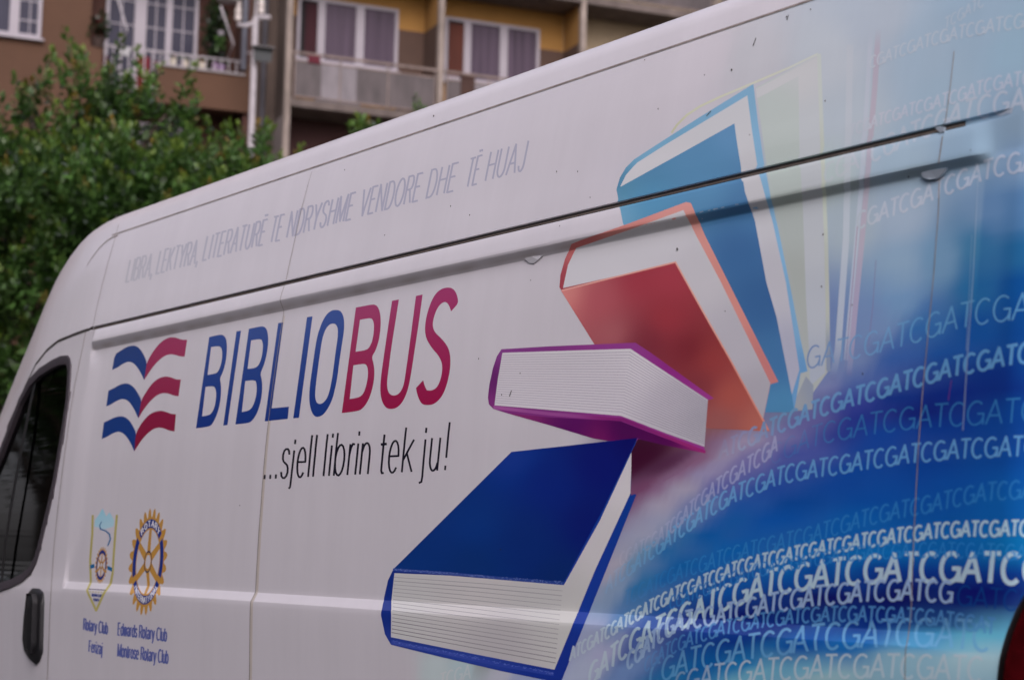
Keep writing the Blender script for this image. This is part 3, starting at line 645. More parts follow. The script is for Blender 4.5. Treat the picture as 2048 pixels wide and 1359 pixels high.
pr.poly([(1590,800),(1585,822),(1625,818),(1627,770),(1612,752)], grad((1600,800,138,138,142),(1625,790,120,128,150)), lift=5)
for q, (ln, w, rgb) in enumerate((([(1700,90),(1697,260),(1692,480),(1676,700),(1665,760)], 13, (176,178,190)), ([(1742,60),(1734,200),(1722,380),(1706,560),(1692,720)], 9, (174,176,192)), ([(1757,58),(1750,170),(1737,330),(1725,470),(1712,600),(1698,750)], 11, (168,148,166)),
                                   ([(1716,440),(1706,560),(1690,742)], 1.8, (150,112,140)), ([(1752,520),(1746,610),(1737,692)], 1.6, (120,100,140)))):
    pr.ribbon(dens(ln, 14), w, over(rgb, (lambda px, py: .62 * smooth01((py - 50) / 60) * smooth01((770 - py) / 120))), 6 + q)
pr.build(panel, xgrid=.04, zgrid=.03)

pr = Print("light_blue_book_picture", 2)
LBc = grad((1240,370,82,138,172),(1290,330,78,130,172),(1400,300,86,136,180),(1450,260,96,142,188),(1300,400,84,146,190),(1400,370,88,140,185),(1500,420,76,122,172),(1480,500,64,104,156),(1530,600,60,98,150),(1560,720,70,112,160),(1570,810,78,128,170),(1240,430,108,160,196))
RIM = grad((1233,379,76,132,170),(1300,300,116,164,198),(1507,172,124,166,200),(1520,300,128,170,206),(1560,460,128,168,205),(1600,650,118,156,192),(1615,742,98,140,185))
pr.poly([(1233,379),(1240,355),(1252,335),(1268,319),(1300,298),(1400,234),(1507,168),(1516,244),(1527,319),(1541,391),(1557,459),(1579,565),(1587,605),(1600,672),(1615,742),(1601,746),(1588,824),(1500,824),(1300,560),(1246,446)], RIM)
pr.poly([(1241,372),(1252,350),(1266,334),(1275,325),(1330,290),(1495,191),(1504,260),(1516,339),(1530,390),(1545,442),(1572,565),(1599,739),(1584,788),(1500,780),(1300,500)], grad((1300,335,184,180,188),(1480,210,182,180,188),(1510,420,178,174,182),(1550,560,166,162,172),(1585,720,150,148,166)), lift=2)
pr.poly([(1233,379),(1244,372),(1300,341),(1360,308),(1469,247),(1473,278),(1490,384),(1510,442),(1533,565),(1553,633),(1584,790),(1589,824),(1500,824),(1300,560),(1246,446)], LBc, lift=4)
pr.build(panel, xgrid=.04, zgrid=.03)

pr = Print("red_book_picture", 3)
SAL = grad((1143,488,196,108,108),(1250,445,206,132,128),(1370,405,208,142,138),(1390,450,202,138,132),(1450,570,196,130,124),(1550,758,180,112,112),(1122,560,160,62,74))
pr.poly([(1143,488),(1160,481),(1260,446),(1372,404),(1382,406),(1410,470),(1470,590),(1557,763),(1541,768),(1527,836),(1540,862),(1415,856),(1190,690),(1125,584),(1119,574),(1121,550),(1130,518)], SAL)
pr.poly([(1152,496),(1260,459),(1367,420),(1392,470),(1440,560),(1541,766),(1526,838),(1350,525),(1126,576),(1136,530)], grad((1200,520,180,174,182),(1340,450,182,176,184),(1400,540,172,166,174),(1480,680,158,152,162),(1525,800,146,140,150)), lift=2)
pr.poly([(1122,581),(1200,561),(1351,523),(1400,610),(1460,716),(1540,862),(1415,856),(1300,720),(1190,690)], grad((1130,582,200,124,120),(1200,600,170,82,92),(1280,560,162,58,72),(1340,550,168,62,76),(1230,670,160,90,96),(1330,640,158,56,66),(1300,680,120,46,58),(1380,700,118,42,52),(1420,720,150,62,62),(1400,770,120,52,60),(1460,790,166,82,74),(1440,840,140,84,84),(1520,850,170,98,88),(1270,700,118,50,62)), lift=4)
pr.ribbon(dens([(1123,581),(1200,561.5),(1351,524),(1400,612),(1460,718),(1537,860)], 14), 3.2, grad((1123,581,204,146,138),(1351,524,206,146,136),(1537,860,190,124,112)), 6)
pr.build(panel, xgrid=.03, zgrid=.025)

pr = Print("book_shadow_print", 3)
pr.poly([(1263,903),(1276,877),(1330,890),(1411,906),(1360,945),(1310,972),(1262,990)], over((62, 18, 46), lambda px, py: .95 * smooth01(1 - np.maximum((px - 1275) / 150, 0)) * smooth01(1 - np.maximum((py - 905 + (px - 1262) * .22) / 95, 0))), lift=20)
pr.build(panel, xgrid=.02, zgrid=.02)
def lerp(a, b, t): return (a[0] + (b[0] - a[0]) * t, a[1] + (b[1] - a[1]) * t)
pr = Print("purple_book_picture", 4)
PU = grad((1003,698,128,60,130),(1270,686,140,60,134),(1340,740,142,48,130),(1425,795,150,58,134),(980,760,96,36,98),(987,815,128,52,120))
pr.poly([(1003,698),(1100,692),(1271,685),(1300,704),(1428,796),(1415,800),(1408,890),(1411,906),(1300,880),(1216,881),(1186,876),(1100,850),(1015,826),(987,817),(978,808),(976,794),(979,768),(986,736),(994,712)], PU)
pr.poly([(1005,705),(1130,701),(1261,697),(1340,749),(1416,799),(1409,893),(1330,865),(1242,831),(1110,820),(989,810),(996,757)], grad((1010,740,176,168,176),(1100,760,174,166,174),(1240,760,172,164,172),(1262,740,182,174,182),(1400,850,150,144,154),(1330,820,160,152,162)), lift=2)
pr.poly([(1015,826),(1100,834),(1240,841),(1320,872),(1411,906),(1340,898),(1275,876),(1216,881),(1186,876),(1100,850)], grad((1030,828,128,44,104),(1150,850,88,28,92),(1240,862,72,20,80),(1320,885,82,24,80),(1200,878,120,36,96),(1400,904,140,44,110)), lift=3)
pr.ribbon(dens([(987,814),(1100,827),(1247,839),(1320,868),(1411,904)], 14), 6.5, grad((987,814,150,80,140),(1100,827,140,70,132),(1247,839,128,40,110),(1411,904,150,46,112)), 5)
LN = grad((1010,760,148,138,152),(1240,760,138,128,144),(1400,850,120,112,128))
for i in range(1, 23):
    t = i / 23; pr.ribbon([lerp((1004,706),(990,809),t), lerp((1261,698),(1242,829),t), lerp((1416,800),(1409,891),t)], 1.1, LN, 6)
pr.build(panel, xgrid=.03, zgrid=.025)

pr = Print("dark_blue_book_picture", 5)
BC = grad((1023,905,34,58,142),(1275,876,20,28,100),(1200,930,20,34,112),(1100,960,22,44,124),(950,1050,24,56,126),(1050,1080,20,48,114),(1180,1050,18,36,108),(800,1130,26,54,118),(950,1130,22,52,112),(1120,1160,20,46,104))
RB = grad((787,1137,30,48,120),(765,1230,30,46,118),(782,1280,44,58,132),(950,1310,44,60,136),(1110,1345,34,50,130),(1200,1180,34,58,142),(1270,990,30,60,142))
pr.poly([(787,1137),(905,1020),(1023,903),(1150,889),(1275,875),(1268,896),(1261,986),(1273,988),(1200,1170),(1124,1358),(1118,1364),(1000,1340),(880,1312),(782,1288),(770,1267),(762,1229),(768,1195),(776,1160)], RB)
pr.poly([(789,1145),(900,1150),(1128,1169),(1200,1040),(1264,902),(1261,986),(1190,1140),(1109,1338),(950,1307),(782,1273),(783,1200)], grad((800,1170,150,146,148),(950,1180,152,146,148),(1110,1200,146,142,144),(1000,1290,140,134,138),(1130,1230,152,148,148),(1200,1080,158,152,156),(1258,950,168,160,166)), lift=2)
pr.poly([(787,1137),(905,1020),(1023,903),(1150,889),(1275,875),(1205,1020),(1128,1163),(1000,1155),(900,1147)], BC, lift=4)
pr.ribbon(dens([(786,1138),(900,1146),(1000,1155),(1128,1165)], 12), 5, grad((786,1138,56,70,132),(1128,1165,44,62,124)), 5)
pr.ribbon(dens([(783,1283),(880,1302),(1000,1328),(1108,1347)], 12), 8, grad((783,1283,56,68,142),(1108,1347,46,62,142)), 5)
LN = grad((800,1170,120,116,122),(1100,1200,118,114,120),(800,1260,92,86,94),(1100,1330,96,90,98))
for i in range(1, 17):
    t = i / 17; pr.ribbon([lerp((789,1146),(783,1271),t), lerp((960,1157),(952,1304),t), lerp((1126,1171),(1110,1334),t)], 1.4 if i in (13, 15, 16, 2) else 1.0, LN, 6)
# thread of the binding and the grain of the cloth
for a, b, n, rgb in (((790,1138),(1126,1164),150,(86,98,150)), ((786,1282),(1106,1346),140,(80,92,156))):
    ci = pr.ink(flat(rgb))
    for i in range(n):
        t = random.random(); x, y = lerp(a, b, t); y += random.uniform(-2.2, 2.2); L_ = random.uniform(1.5, 4)
        pr.ribbon([(x, y), (x + L_, y + random.uniform(-.8, .8))], random.uniform(.7, 1.3), None, 8, ci)
pr.build(panel, xgrid=.03, zgrid=.025)

# -------------------------------------------------- rows of code letters
def fade(x0, x1, a0, a1, x2=None, x3=None, a3=None):
    def f(px, py):
        a = np.interp(px, [x0, x1], [a0, a1])
        if x2 is not None: a = np.where(px > x2, np.interp(px, [x2, x3], [a1, a3]), a)
        return a
    return f
ROWS = [  # middle line of the letters, cap height left/right, stroke left/right, colour, strength, first letter, step/height
 ([(1615,716),(1646,708),(1741,687),(1837,660),(1912,633),(1981,619),(2130,603)], 44, 54, 2.8, 3.6, (105,158,196), fade(1615,1740,.12,.55), 3, .80),
 ([(1440,900),(1480,885),(1533,858),(1642,814),(1752,780),(1862,746),(1923,729),(2130,690)], 34, 40, 4.4, 6.0, (100,150,190), fade(1440,1600,.10,.62), 0, .80),
 ([(1520,918),(1567,900),(1632,868),(1735,848),(1827,834),(1930,827),(2130,815)], 40, 50, 2.4, 3.6, (58,120,175), fade(1520,1660,.15,.62), 1, .86),
 ([(1240,1118),(1326,1068),(1400,1000),(1450,960),(1530,908),(1560,880)], 26, 36, 3.0, 3.6, (150,150,176), fade(1240,1440,.10,.5), 2, .74),
 ([(1213,1170),(1264,1130),(1326,1085),(1384,1041),(1457,992),(1567,947),(1680,929),(1793,910),(1896,899),(1998,893),(2130,890)], 32, 40, 3.4, 4.4, (98,148,190), fade(1213,1360,.15,.66), 0, .76),
 ([(1250,1196),(1348,1146),(1478,1103),(1608,1072),(1759,1027),(1861,1007),(1964,983),(2130,973)], 30, 37, 2.8, 3.8, (52,118,178), fade(1250,1420,.18,.62), 1, .72),
 ([(1141,1308),(1213,1264),(1282,1222),(1350,1186),(1485,1130),(1622,1099),(1759,1075),(1896,1058),(2130,1054)], 26, 31, 3.6, 5.0, (152,172,188), fade(1141,1290,.38,.66), 0, .73),
 ([(1340,1205),(1500,1142),(1690,1106),(1860,1098),(2130,1107)], 26, 32, 2.2, 2.8, (60,130,190), .42, 2, .72),
 ([(1179,1350),(1254,1287),(1316,1256),(1384,1222),(1468,1186),(1553,1161),(1639,1147),(1725,1138),(1810,1134),(1930,1134),(2130,1138)], 44, 62, 4.6, 9.4, (146,162,176), fade(1179,1350,.42,.76), 3, .80),
 ([(1255,1322),(1300,1285),(1348,1243),(1450,1226),(1536,1206),(1622,1192),(1690,1185),(1776,1179),(1861,1180),(1912,1184)], 36, 42, 4.4, 5.2, (128,146,172), fade(1255,1380,.5,.72), 2, .74),
 ([(1916,1189),(1980,1196),(2130,1206)], 40, 44, 3.0, 3.4, (16,62,125), .85, 3, .86),
 ([(1290,1330),(1348,1289),(1433,1257),(1519,1240),(1605,1229),(1690,1226),(1793,1229),(1861,1233),(1930,1243),(2000,1254)], 28, 31, 3.0, 4.4, (72,118,165), fade(1290,1400,.4,.74), 2, .76),
 ([(1300,1352),(1348,1327),(1450,1301),(1553,1284),(1656,1271),(1759,1266),(1861,1263),(1960,1270),(1995,1276)], 46, 58, 4.2, 6.0, (92,136,172), fade(1300,1420,.4,.66), 2, .80),
 ([(1350,1368),(1399,1353),(1519,1339),(1656,1331),(1793,1331),(1930,1335),(1990,1340)], 42, 50, 3.8, 5.2, (138,146,156), fade(1350,1480,.3,.75), 2, .80),
 ([(1740,126),(1772,113),(1861,79),(1957,56),(2130,28)], 24, 30, 2.6, 3.2, (184,182,193), .46, 2, .78),
 ([(1890,48),(1930,24),(1975,-4)], 22, 24, 2.2, 2.4, (182,182,194), .45, 1, .80),
 ([(1700,262),(1748,243),(1827,217),(1912,193),(1981,168),(2130,143)], 23, 30, 2.8, 3.4, (186,178,194), fade(1700,1760,.2,.48), 1, .78),
 ([(1650,348),(1673,336),(1741,308),(1810,272),(1879,242),(1957,214),(2130,186)], 38, 48, 4.2, 5.6, (182,178,192), fade(1650,1700,.25,.46), 2, .80),
 ([(1715,442),(1752,428),(1827,399),(1896,370),(1998,330),(2130,312)], 34, 42, 4.0, 4.6, (184,180,194), fade(1715,1760,.3,.48), 2, .78),
 ([(880,1360),(915,1346),(952,1340)], 26, 28, 3.0, 3.2, (166,170,174), .35, 1, .9),
]
SEQ = "ATCG"
for rix, (ln, h0, h1, t0, t1, rgb, al, st, adv) in enumerate(ROWS):
    pr = Print("code_lettering", 6 + rix % 4); P = np.array(ln, float)
    seg = np.hypot(*np.diff(P, axis=0).T); S = np.concatenate([[0], np.cumsum(seg)]); tot = S[-1]
    # smooth path through the traced points
    def at(s):
        s = min(max(s, 0), tot)
        return np.array([np.interp(s, S, P[:, 0]), np.interp(s, S, P[:, 1])])
    def ats(s): return (at(s - 24) + at(s) + at(s + 24)) / 3 if 24 < s < tot - 24 else at(s)
    s = 0; i = st; cid = pr.ink(over(rgb, al))
    while s < tot:
        f = s / tot; x_here = at(s)[0]; h = h0 + (h1 - h0) * f; th = (t0 + (t1 - t0) * f) * 1.12
        cond = adv * float(np.interp(x_here, [900, 1200, 1500, 1800, 2050], [.70, .73, .79, .86, .92]))
        ch = SEQ[i % 4]; w = G[ch][0] * h * cond / .80
        c0 = ats(s); c1 = ats(s + w); a = c1 - c0
        if s + w > tot: break
        u = np.array([.09 * h, -h])
        glyph(pr, ch, c0 - u / 2, a, u, th, None, 0, cid)
        s += w + h * .095 * cond / .8; i += 1
    pr.build(panel)

pr = Print("film_edge", 10)
for ln, w, a in (([(1957,345),(1946,560),(1936,700),(1926,860)], 3.0, .22), ([(1944,470),(1938,600),(1933,700)], 2.0, .16), ([(1903,760),(1897,800)], 1.6, .35)):
    pr.ribbon(dens(ln, 14), w, over((165, 176, 196) if a < .3 else (150, 60, 110), a))
pr.build(panel)
# specks, scratches and lifted bits of film
m_speck = mat("grime", (0.03, 0.028, 0.026), rough=0.9)
SP = [(1464,140,2.6),(1574,34,2),(1622,19,1.8),(1651,202,1.8),(1818,354,2.4),(1355,498,3.2),(1647,469,2.2),(1317,218,1.6),(1114,343,1.6),(1156,343,1.6),(1644,573,2),(1726,747,2.2),(1451,622,1.5),(958,717,1.6),(1041,746,1.6),(1004,789,1.6),(690,340,1.4),(868,232,2),(902,412,1.6),(940,430,1.6),(1410,150,1.4),(1002,1098,1.5),(480,1010,1.2),(1120,452,1.4),(1290,120,1.5),(1500,270,1.5),(1942,300,1.5),(1705,610,1.6),(770,470,1.3),(1062,560,1.4),(1181,395,1.5)]
bm = bmesh.new()
for x, y, r in SP:
    p = np.array([(x + r * .6 * math.cos(a) , y + r * math.sin(a) * random.uniform(.8, 1.3)) for a in np.linspace(0, 5.5, 6)]); X, Z = hit(p[:, 0], p[:, 1]); Y = ysurf(X, Z)
    bm.faces.new([bm.verts.new((a - VO[0], b - .0012 - VO[1], c)) for a, b, c in zip(X, Y, Z)][::-1])
for (a, b) in (((1506,92),(1512,76)),((1019,792),(1023,780)),((1413,232),(1422,222)),((1574,40),(1577,30))):
    p = np.array([(a[0], a[1]), (b[0], b[1]), (b[0] + 1.3, b[1] + .6), (a[0] + 1.3, a[1] + .6)]); X, Z = hit(p[:, 0], p[:, 1]); Y = ysurf(X, Z)
    bm.faces.new([bm.verts.new((q - VO[0], w - .0012 - VO[1], e)) for q, w, e in zip(X, Y, Z)])
tag(obj("grime_specks", bm, m_speck, panel), kind="stuff")
m_flap = mat("lifted_film", (0.30, 0.36, 0.42), rough=0.5, coat=.2); m_flapw = mat("lifted_white_film", (0.6, 0.6, 0.63), rough=0.35)
for P_, m in (([(1846,347),(1858,341),(1880,338),(1897,337),(1893,347),(1880,357),(1864,360),(1852,356)], m_flap), ([(1051,517),(1066,513),(1086,512),(1078,520),(1069,527),(1060,526)], m_flapw), ([(1880,258),(1888,254),(1897,256),(1890,264),(1882,266)], m_flap)):
    p = np.array(P_, float); X, Z = hit(p[:, 0], p[:, 1]); Y = ysurf(X, Z); bm = bmesh.new()
    vs = [bm.verts.new((a - VO[0], min(Y) - .003 - VO[1] + .001 * (i % 3), c)) for i, (a, c) in enumerate(zip(X, Z))]
    bm.faces.new(vs); r = bmesh.ops.extrude_face_region(bm, geom=bm.faces[:]); bmesh.ops.translate(bm, vec=(0, .004, 0), verts=[v for v in r['geom'] if isinstance(v, bmesh.types.BMVert)])
    obj("film_flap", bm, m, panel)

# -------------------------------------------------- door glass, handle, lamps, wheels
def shell_px(name, outer, m, parent, out, inner=None, thick=.02, bev=.0, smooth=40, sub=8.0):
    """plate following the van side inside an outline, standing out by `out`; with `inner` it is a frame"""
    p = np.array(dens(outer + [outer[0]], sub)[:-1]); X, Z = hit(p[:, 0], p[:, 1]); Y = ysurf(X, Z); bm = bmesh.new(); n = len(X)
    if inner is None:
        cx, cz = X.mean(), Z.mean()
        rings = [(1.0, thick - out), (1.0, -out * .35), (.93, -out * .85), (.80, -out), (.45, -out * 1.02)]
        R_ = []
        for s_, o in rings:
            xx = cx + (X - cx) * s_; zz = cz + (Z - cz) * s_; yy = ysurf(xx, zz) + o
            R_.append([bm.verts.new((a - VO[0], b - VO[1], c)) for a, b, c in zip(xx, yy, zz)])
        for A, B in zip(R_, R_[1:]):
            for i in range(n): bm.faces.new((A[i], A[(i + 1) % n], B[(i + 1) % n], B[i]))
        bm.faces.new(R_[-1])
    else:
        q = np.array(inner); cx, cz = X.mean(), Z.mean(); R_ = []
        def inset(d):
            # move each outline point inwards by d metres
            tx = np.roll(X, -1) - np.roll(X, 1); tz = np.roll(Z, -1) - np.roll(Z, 1); L_ = np.hypot(tx, tz) + 1e-9
            nx, nz = -tz / L_, tx / L_
            if ((cx - X) * nx + (cz - Z) * nz).mean() < 0: nx, nz = -nx, -nz
            return X + nx * d, Z + nz * d
        for d_, o in ((-.012, .004), (-.010, -out), (.002, -out * 1.2), (inner, -out * .6), (inner + .002, .02)):
            xx, zz = inset(d_); yy = ysurf(xx, zz) + o
            R_.append([bm.verts.new((a - VO[0], b - VO[1], c)) for a, b, c in zip(xx, yy, zz)])
        for A, B in zip(R_, R_[1:]):
            for i in range(n): bm.faces.new((A[i], A[(i + 1) % n], B[(i + 1) % n], B[i]))
    return obj(name, bm, m, parent, smooth)
win = shell_px("window_frame", WINPX, m_trim, door, .005, inner=.022)
# tinted side glass
m_glass = bpy.data.materials.new("tinted_glass"); m_glass.use_nodes = True; nt = m_glass.node_tree; nt.nodes.remove(nt.nodes["Principled BSDF"])
gl = nt.nodes.new("ShaderNodeBsdfGlossy"); gl.inputs["Roughness"].default_value = .03; tr = nt.nodes.new("ShaderNodeBsdfTransparent"); tr.inputs[0].default_value = (.07, .11, .105, 1)
fr = nt.nodes.new("ShaderNodeFresnel"); fr.inputs[0].default_value = 1.2; mx = nt.nodes.new("ShaderNodeMixShader")
nt.links.new(fr.outputs[0], mx.inputs[0]); nt.links.new(tr.outputs[0], mx.inputs[1]); nt.links.new(gl.outputs[0], mx.inputs[2]); nt.links.new(mx.outputs[0], nt.nodes["Material Output"].inputs[0])
p = np.array(dens(WINPX + [WINPX[0]], 10)[:-1]); X, Z = hit(p[:, 0], p[:, 1]); bm = bmesh.new()
tr_ = tessellate_polygon([[Vector((a, b, 0)) for a, b in zip(X, Z)]]); Y = ysurf(X, Z) + .012
vs = [bm.verts.new((a - VO[0], b - VO[1], c)) for a, b, c in zip(X, Y, Z)]
for t in tr_: bm.faces.new([vs[i] for i in t])
obj("window_glass", bm, m_glass, win)
for ln, w in (([(70,752),(58,810),(40,900),(22,1000),(8,1090),(0,1176)], .034),):
    strip_px("window_post", ln, w, m_black, win, off=-.004)
han = shell_px("handle", [(62,1182),(68,1175),(80,1176),(88,1184),(89,1200),(88,1240),(87,1285),(86,1305),(80,1322),(74,1327),(63,1318),(54,1303),(50,1280),(53,1235),(57,1200)], m_black, door, .016, thick=.02)
shell_px("grip", [(71,1186),(81,1187),(84,1200),(83,1240),(81,1290),(76,1306),(70,1300),(69,1260),(69,1215)], m_black, han, .034, thick=.0)
m_red = mat("red_lamp_plastic", (0.04, 0.0012, 0.0025), rough=0.12, coat=.5, noise=.5, nscale=26)
m_rim = mat("dark_lamp_rim", (0.01, 0.006, 0.006), rough=.3)
LPX = [(2062,1168),(2046,1188),(2030,1215),(2010,1262),(1999,1300),(1992,1340),(1988,1380),(1986,1440),(1990,1560),(2062,1600)]
lx, lz = hit([a for a, b in LPX], [b for a, b in LPX])
def lens(name, m, parent, inset_, out, mir=False):
    n = 26; zz = np.linspace(lz.min() + inset_, lz.max() - inset_ * .6, n); left = np.interp(zz, lz[:-1][::-1], lx[:-1][::-1]) + inset_ * .8; bm = bmesh.new(); rows = []
    for z, a in zip(zz, left):
        us = np.linspace(0, 1, 10); xx = a + (XR - .004 - a) * us; yy = ysurf(xx, np.full(10, z)) - out
        yy[0] += out + .002; rows.append([bm.verts.new((q - VO[0], (2 * HALF - w if mir else w) - VO[1], z)) for q, w in zip(xx, yy)])
    for A, B in zip(rows, rows[1:]):
        for i in range(9): bm.faces.new((A[i], A[i + 1], B[i + 1], B[i]))
    return obj(name, bm, m, parent, 50)
for mir in (False, True):
    tl_ = lens("tail_lamp", m_rim, van, 0, .006, mir); lens("lens", m_red, tl_, .016, .012, mir)
m_tyre = mat("tyre_rubber", (0.02, 0.02, 0.02), rough=.9); m_rimm = mat("steel_wheel", (0.25, 0.25, 0.26), rough=.4, metallic=.6)
for wxp in (-7.45, -3.35):
    for side in (0, 1):
        yc = .16 if side == 0 else 1.90
        bm = bmesh.new(); lathe(bm, [(.20,-.11),(.30,-.12),(.345,-.10),(.355,-.05),(.355,.05),(.345,.10),(.30,.12),(.20,.11)], (wxp - VO[0], yc - VO[1], .355), 36, 'Y'); w = obj("wheel", bm, m_tyre, van, 40)
        bm = bmesh.new(); s_ = -1 if side == 0 else 1; lathe(bm, [(.205,s_*.112),(.20,s_*.09),(.12,s_*.075),(.10,s_*.10),(.03,s_*.105)], (wxp - VO[0], yc - VO[1], .355), 30, 'Y'); obj("rim", bm, m_rimm, w, 40)

# ------------------------------------------------------------------ ground
def plane(name, x0, x1, y0, y1, z, m, kind="structure"):
    me = bpy.data.meshes.new(name); me.from_pydata([(x0, y0, z), (x1, y0, z), (x1, y1, z), (x0, y1, z)], [], [(0, 1, 2, 3)])
    return tag(link(name, me, m), kind=kind)
plane("ground", -600, 600, -600, 600, -.012, mat("dusty_earth", (0.16, 0.14, 0.11), .95, noise=.35, nscale=.6))
plane("road", -40, 40, -9, 6.5, -.004, mat("asphalt", (0.05, 0.05, 0.052), .9, noise=.3, nscale=3))

# ------------------------------------------------------------------ houses behind
BO = (-31.38318, 14.13939, 0.0); BR = rad(77.28877)     # local x along the facade, local y away from the street
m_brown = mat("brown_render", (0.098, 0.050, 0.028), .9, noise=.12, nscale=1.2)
m_ochre = mat("ochre_render", (0.33, 0.175, 0.045), .9, noise=.14, nscale=1.0)
m_dado = mat("brown_dado_paint", (0.085, 0.050, 0.036), .9, noise=.14, nscale=1.4)
m_beige = mat("beige_render", (0.36, 0.29, 0.19), .9, noise=.1, nscale=1.0)
m_conc = mat("weathered_concrete", (0.135, 0.11, 0.098), .92, noise=.45, nscale=2.2, stretch=(1, 1, .35), bump=.3)
m_conc2 = mat("stained_concrete", (0.085, 0.062, 0.05), .92, noise=.5, nscale=1.6, stretch=(1, 1, .3))
m_edge = mat("pale_column_face", (0.25, 0.21, 0.18), .9, noise=.5, nscale=3, stretch=(1, 1, .4))
m_white = mat("white_window_plastic", (0.34, 0.315, 0.345), .45, noise=.06, nscale=2)
m_wmetal = mat("white_painted_metal", (0.42, 0.395, 0.41), .5, noise=.2, nscale=5)
m_pane = mat("window_pane", (0.050, 0.050, 0.072), rough=.12, spec=.12, noise=.12, nscale=1.5)
m_curt = mat("pink_curtain_behind_glass", (0.078, 0.056, 0.080), rough=.25, spec=.2, noise=.5, nscale=2.2, stretch=(5, 1, .12))
m_red = mat("dark_red_curtain", (0.038, 0.007, 0.012), rough=.9, noise=.4, nscale=3, stretch=(6, 1, .3))
m_void = mat("dark_room", (0.012, 0.010, 0.012), rough=.9)
m_sheet = mat("dirty_balcony_sheet", (0.085, 0.070, 0.070), rough=0.6, noise=.45, nscale=2.0, stretch=(1.6, 1, .5))
m_sheet2 = mat("pale_balcony_sheet", (0.185, 0.168, 0.178), rough=0.6, noise=.35, nscale=2.0, stretch=(1.6, 1, .5))
m_rust = mat("rusty_white_paint", (0.20, 0.155, 0.135), rough=.7, noise=.5, nscale=5)
m_pipe = mat("blue_grey_pipe", (0.10, 0.105, 0.13), rough=.6, noise=.15, nscale=4)
m_dpipe = mat("dark_drain_pipe", (0.045, 0.042, 0.05), rough=.6, noise=.3, nscale=4)
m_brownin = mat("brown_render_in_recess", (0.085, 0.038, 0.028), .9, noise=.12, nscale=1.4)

def part(name, lst, m, parent): return boxes(name, lst, m, parent)

blk = tag(empty("apartment_block", BO, BR), "ochre apartment block with recessed balconies between grey concrete columns", "building")
PIT = 3.24; C0 = -.12
FL = [1.1 + 3.0 * i for i in range(6)]     # balcony slabs: ... 10.1 ...
NB = 5
part("rear_wall", [(C0, C0 + PIT * 2, .92, 1.1, 10.16, 19.1)], m_ochre, blk)
part("rear_wall", [(C0, C0 + PIT * 2, .92, 1.1, 0, 10.15)], mat("red_brown_recess_shade", (.055, .024, .022), .9, noise=.2, nscale=1.5), blk)  # red-brown wall with the deep shade of the recess put into its colour
part("rear_wall", [(C0 + PIT * 2, C0 + PIT * NB, .92, 1.1, 0, 19.1)], m_beige, blk)
part("gable_wall", [(C0 + .02, C0 + .16, .10, 6, 9.95, 19.1)], m_conc2, blk); part("gable_wall", [(C0 + .015, C0 + .16, .10, 6, 0, 9.95)], mat("grey_gable_concrete", (.21, .18, .17), .92, noise=.3, nscale=2, stretch=(1, 1, .4)), blk)
part("back_wall", [(C0 + .16, C0 + PIT * NB, 9, 9.2, 0, 19.1), (C0 + PIT * NB - .15, C0 + PIT * NB, 1.1, 9, 0, 19.1)], m_ochre, blk)
part("roof", [(C0 - .2, C0 + PIT * NB + .2, -.3, 9.4, 19.1, 19.35)], m_conc, blk)
for b in range(NB + 1):
    u = C0 + PIT * b
    part("column", [(u, u + .12, -.02, .10, 0, 19.1)], m_edge, blk)
    if b:
        part("partition_wall", [(u + .01, u + .11, .10, .92, 0, 19.1)], m_ochre if b < 3 else m_beige, blk)
        for z in FL: part("wall_paint", [(u - .005, u + .01, .11, .915, z + .16, z + 2.14)], m_dado if b < 3 else m_beige, blk)
for z in FL:
    for b in range(NB):
        part("balcony_slab", [(C0 + PIT * b + .12, C0 + PIT * (b + 1), -.06, .92, z, z + .16)], m_conc, blk)

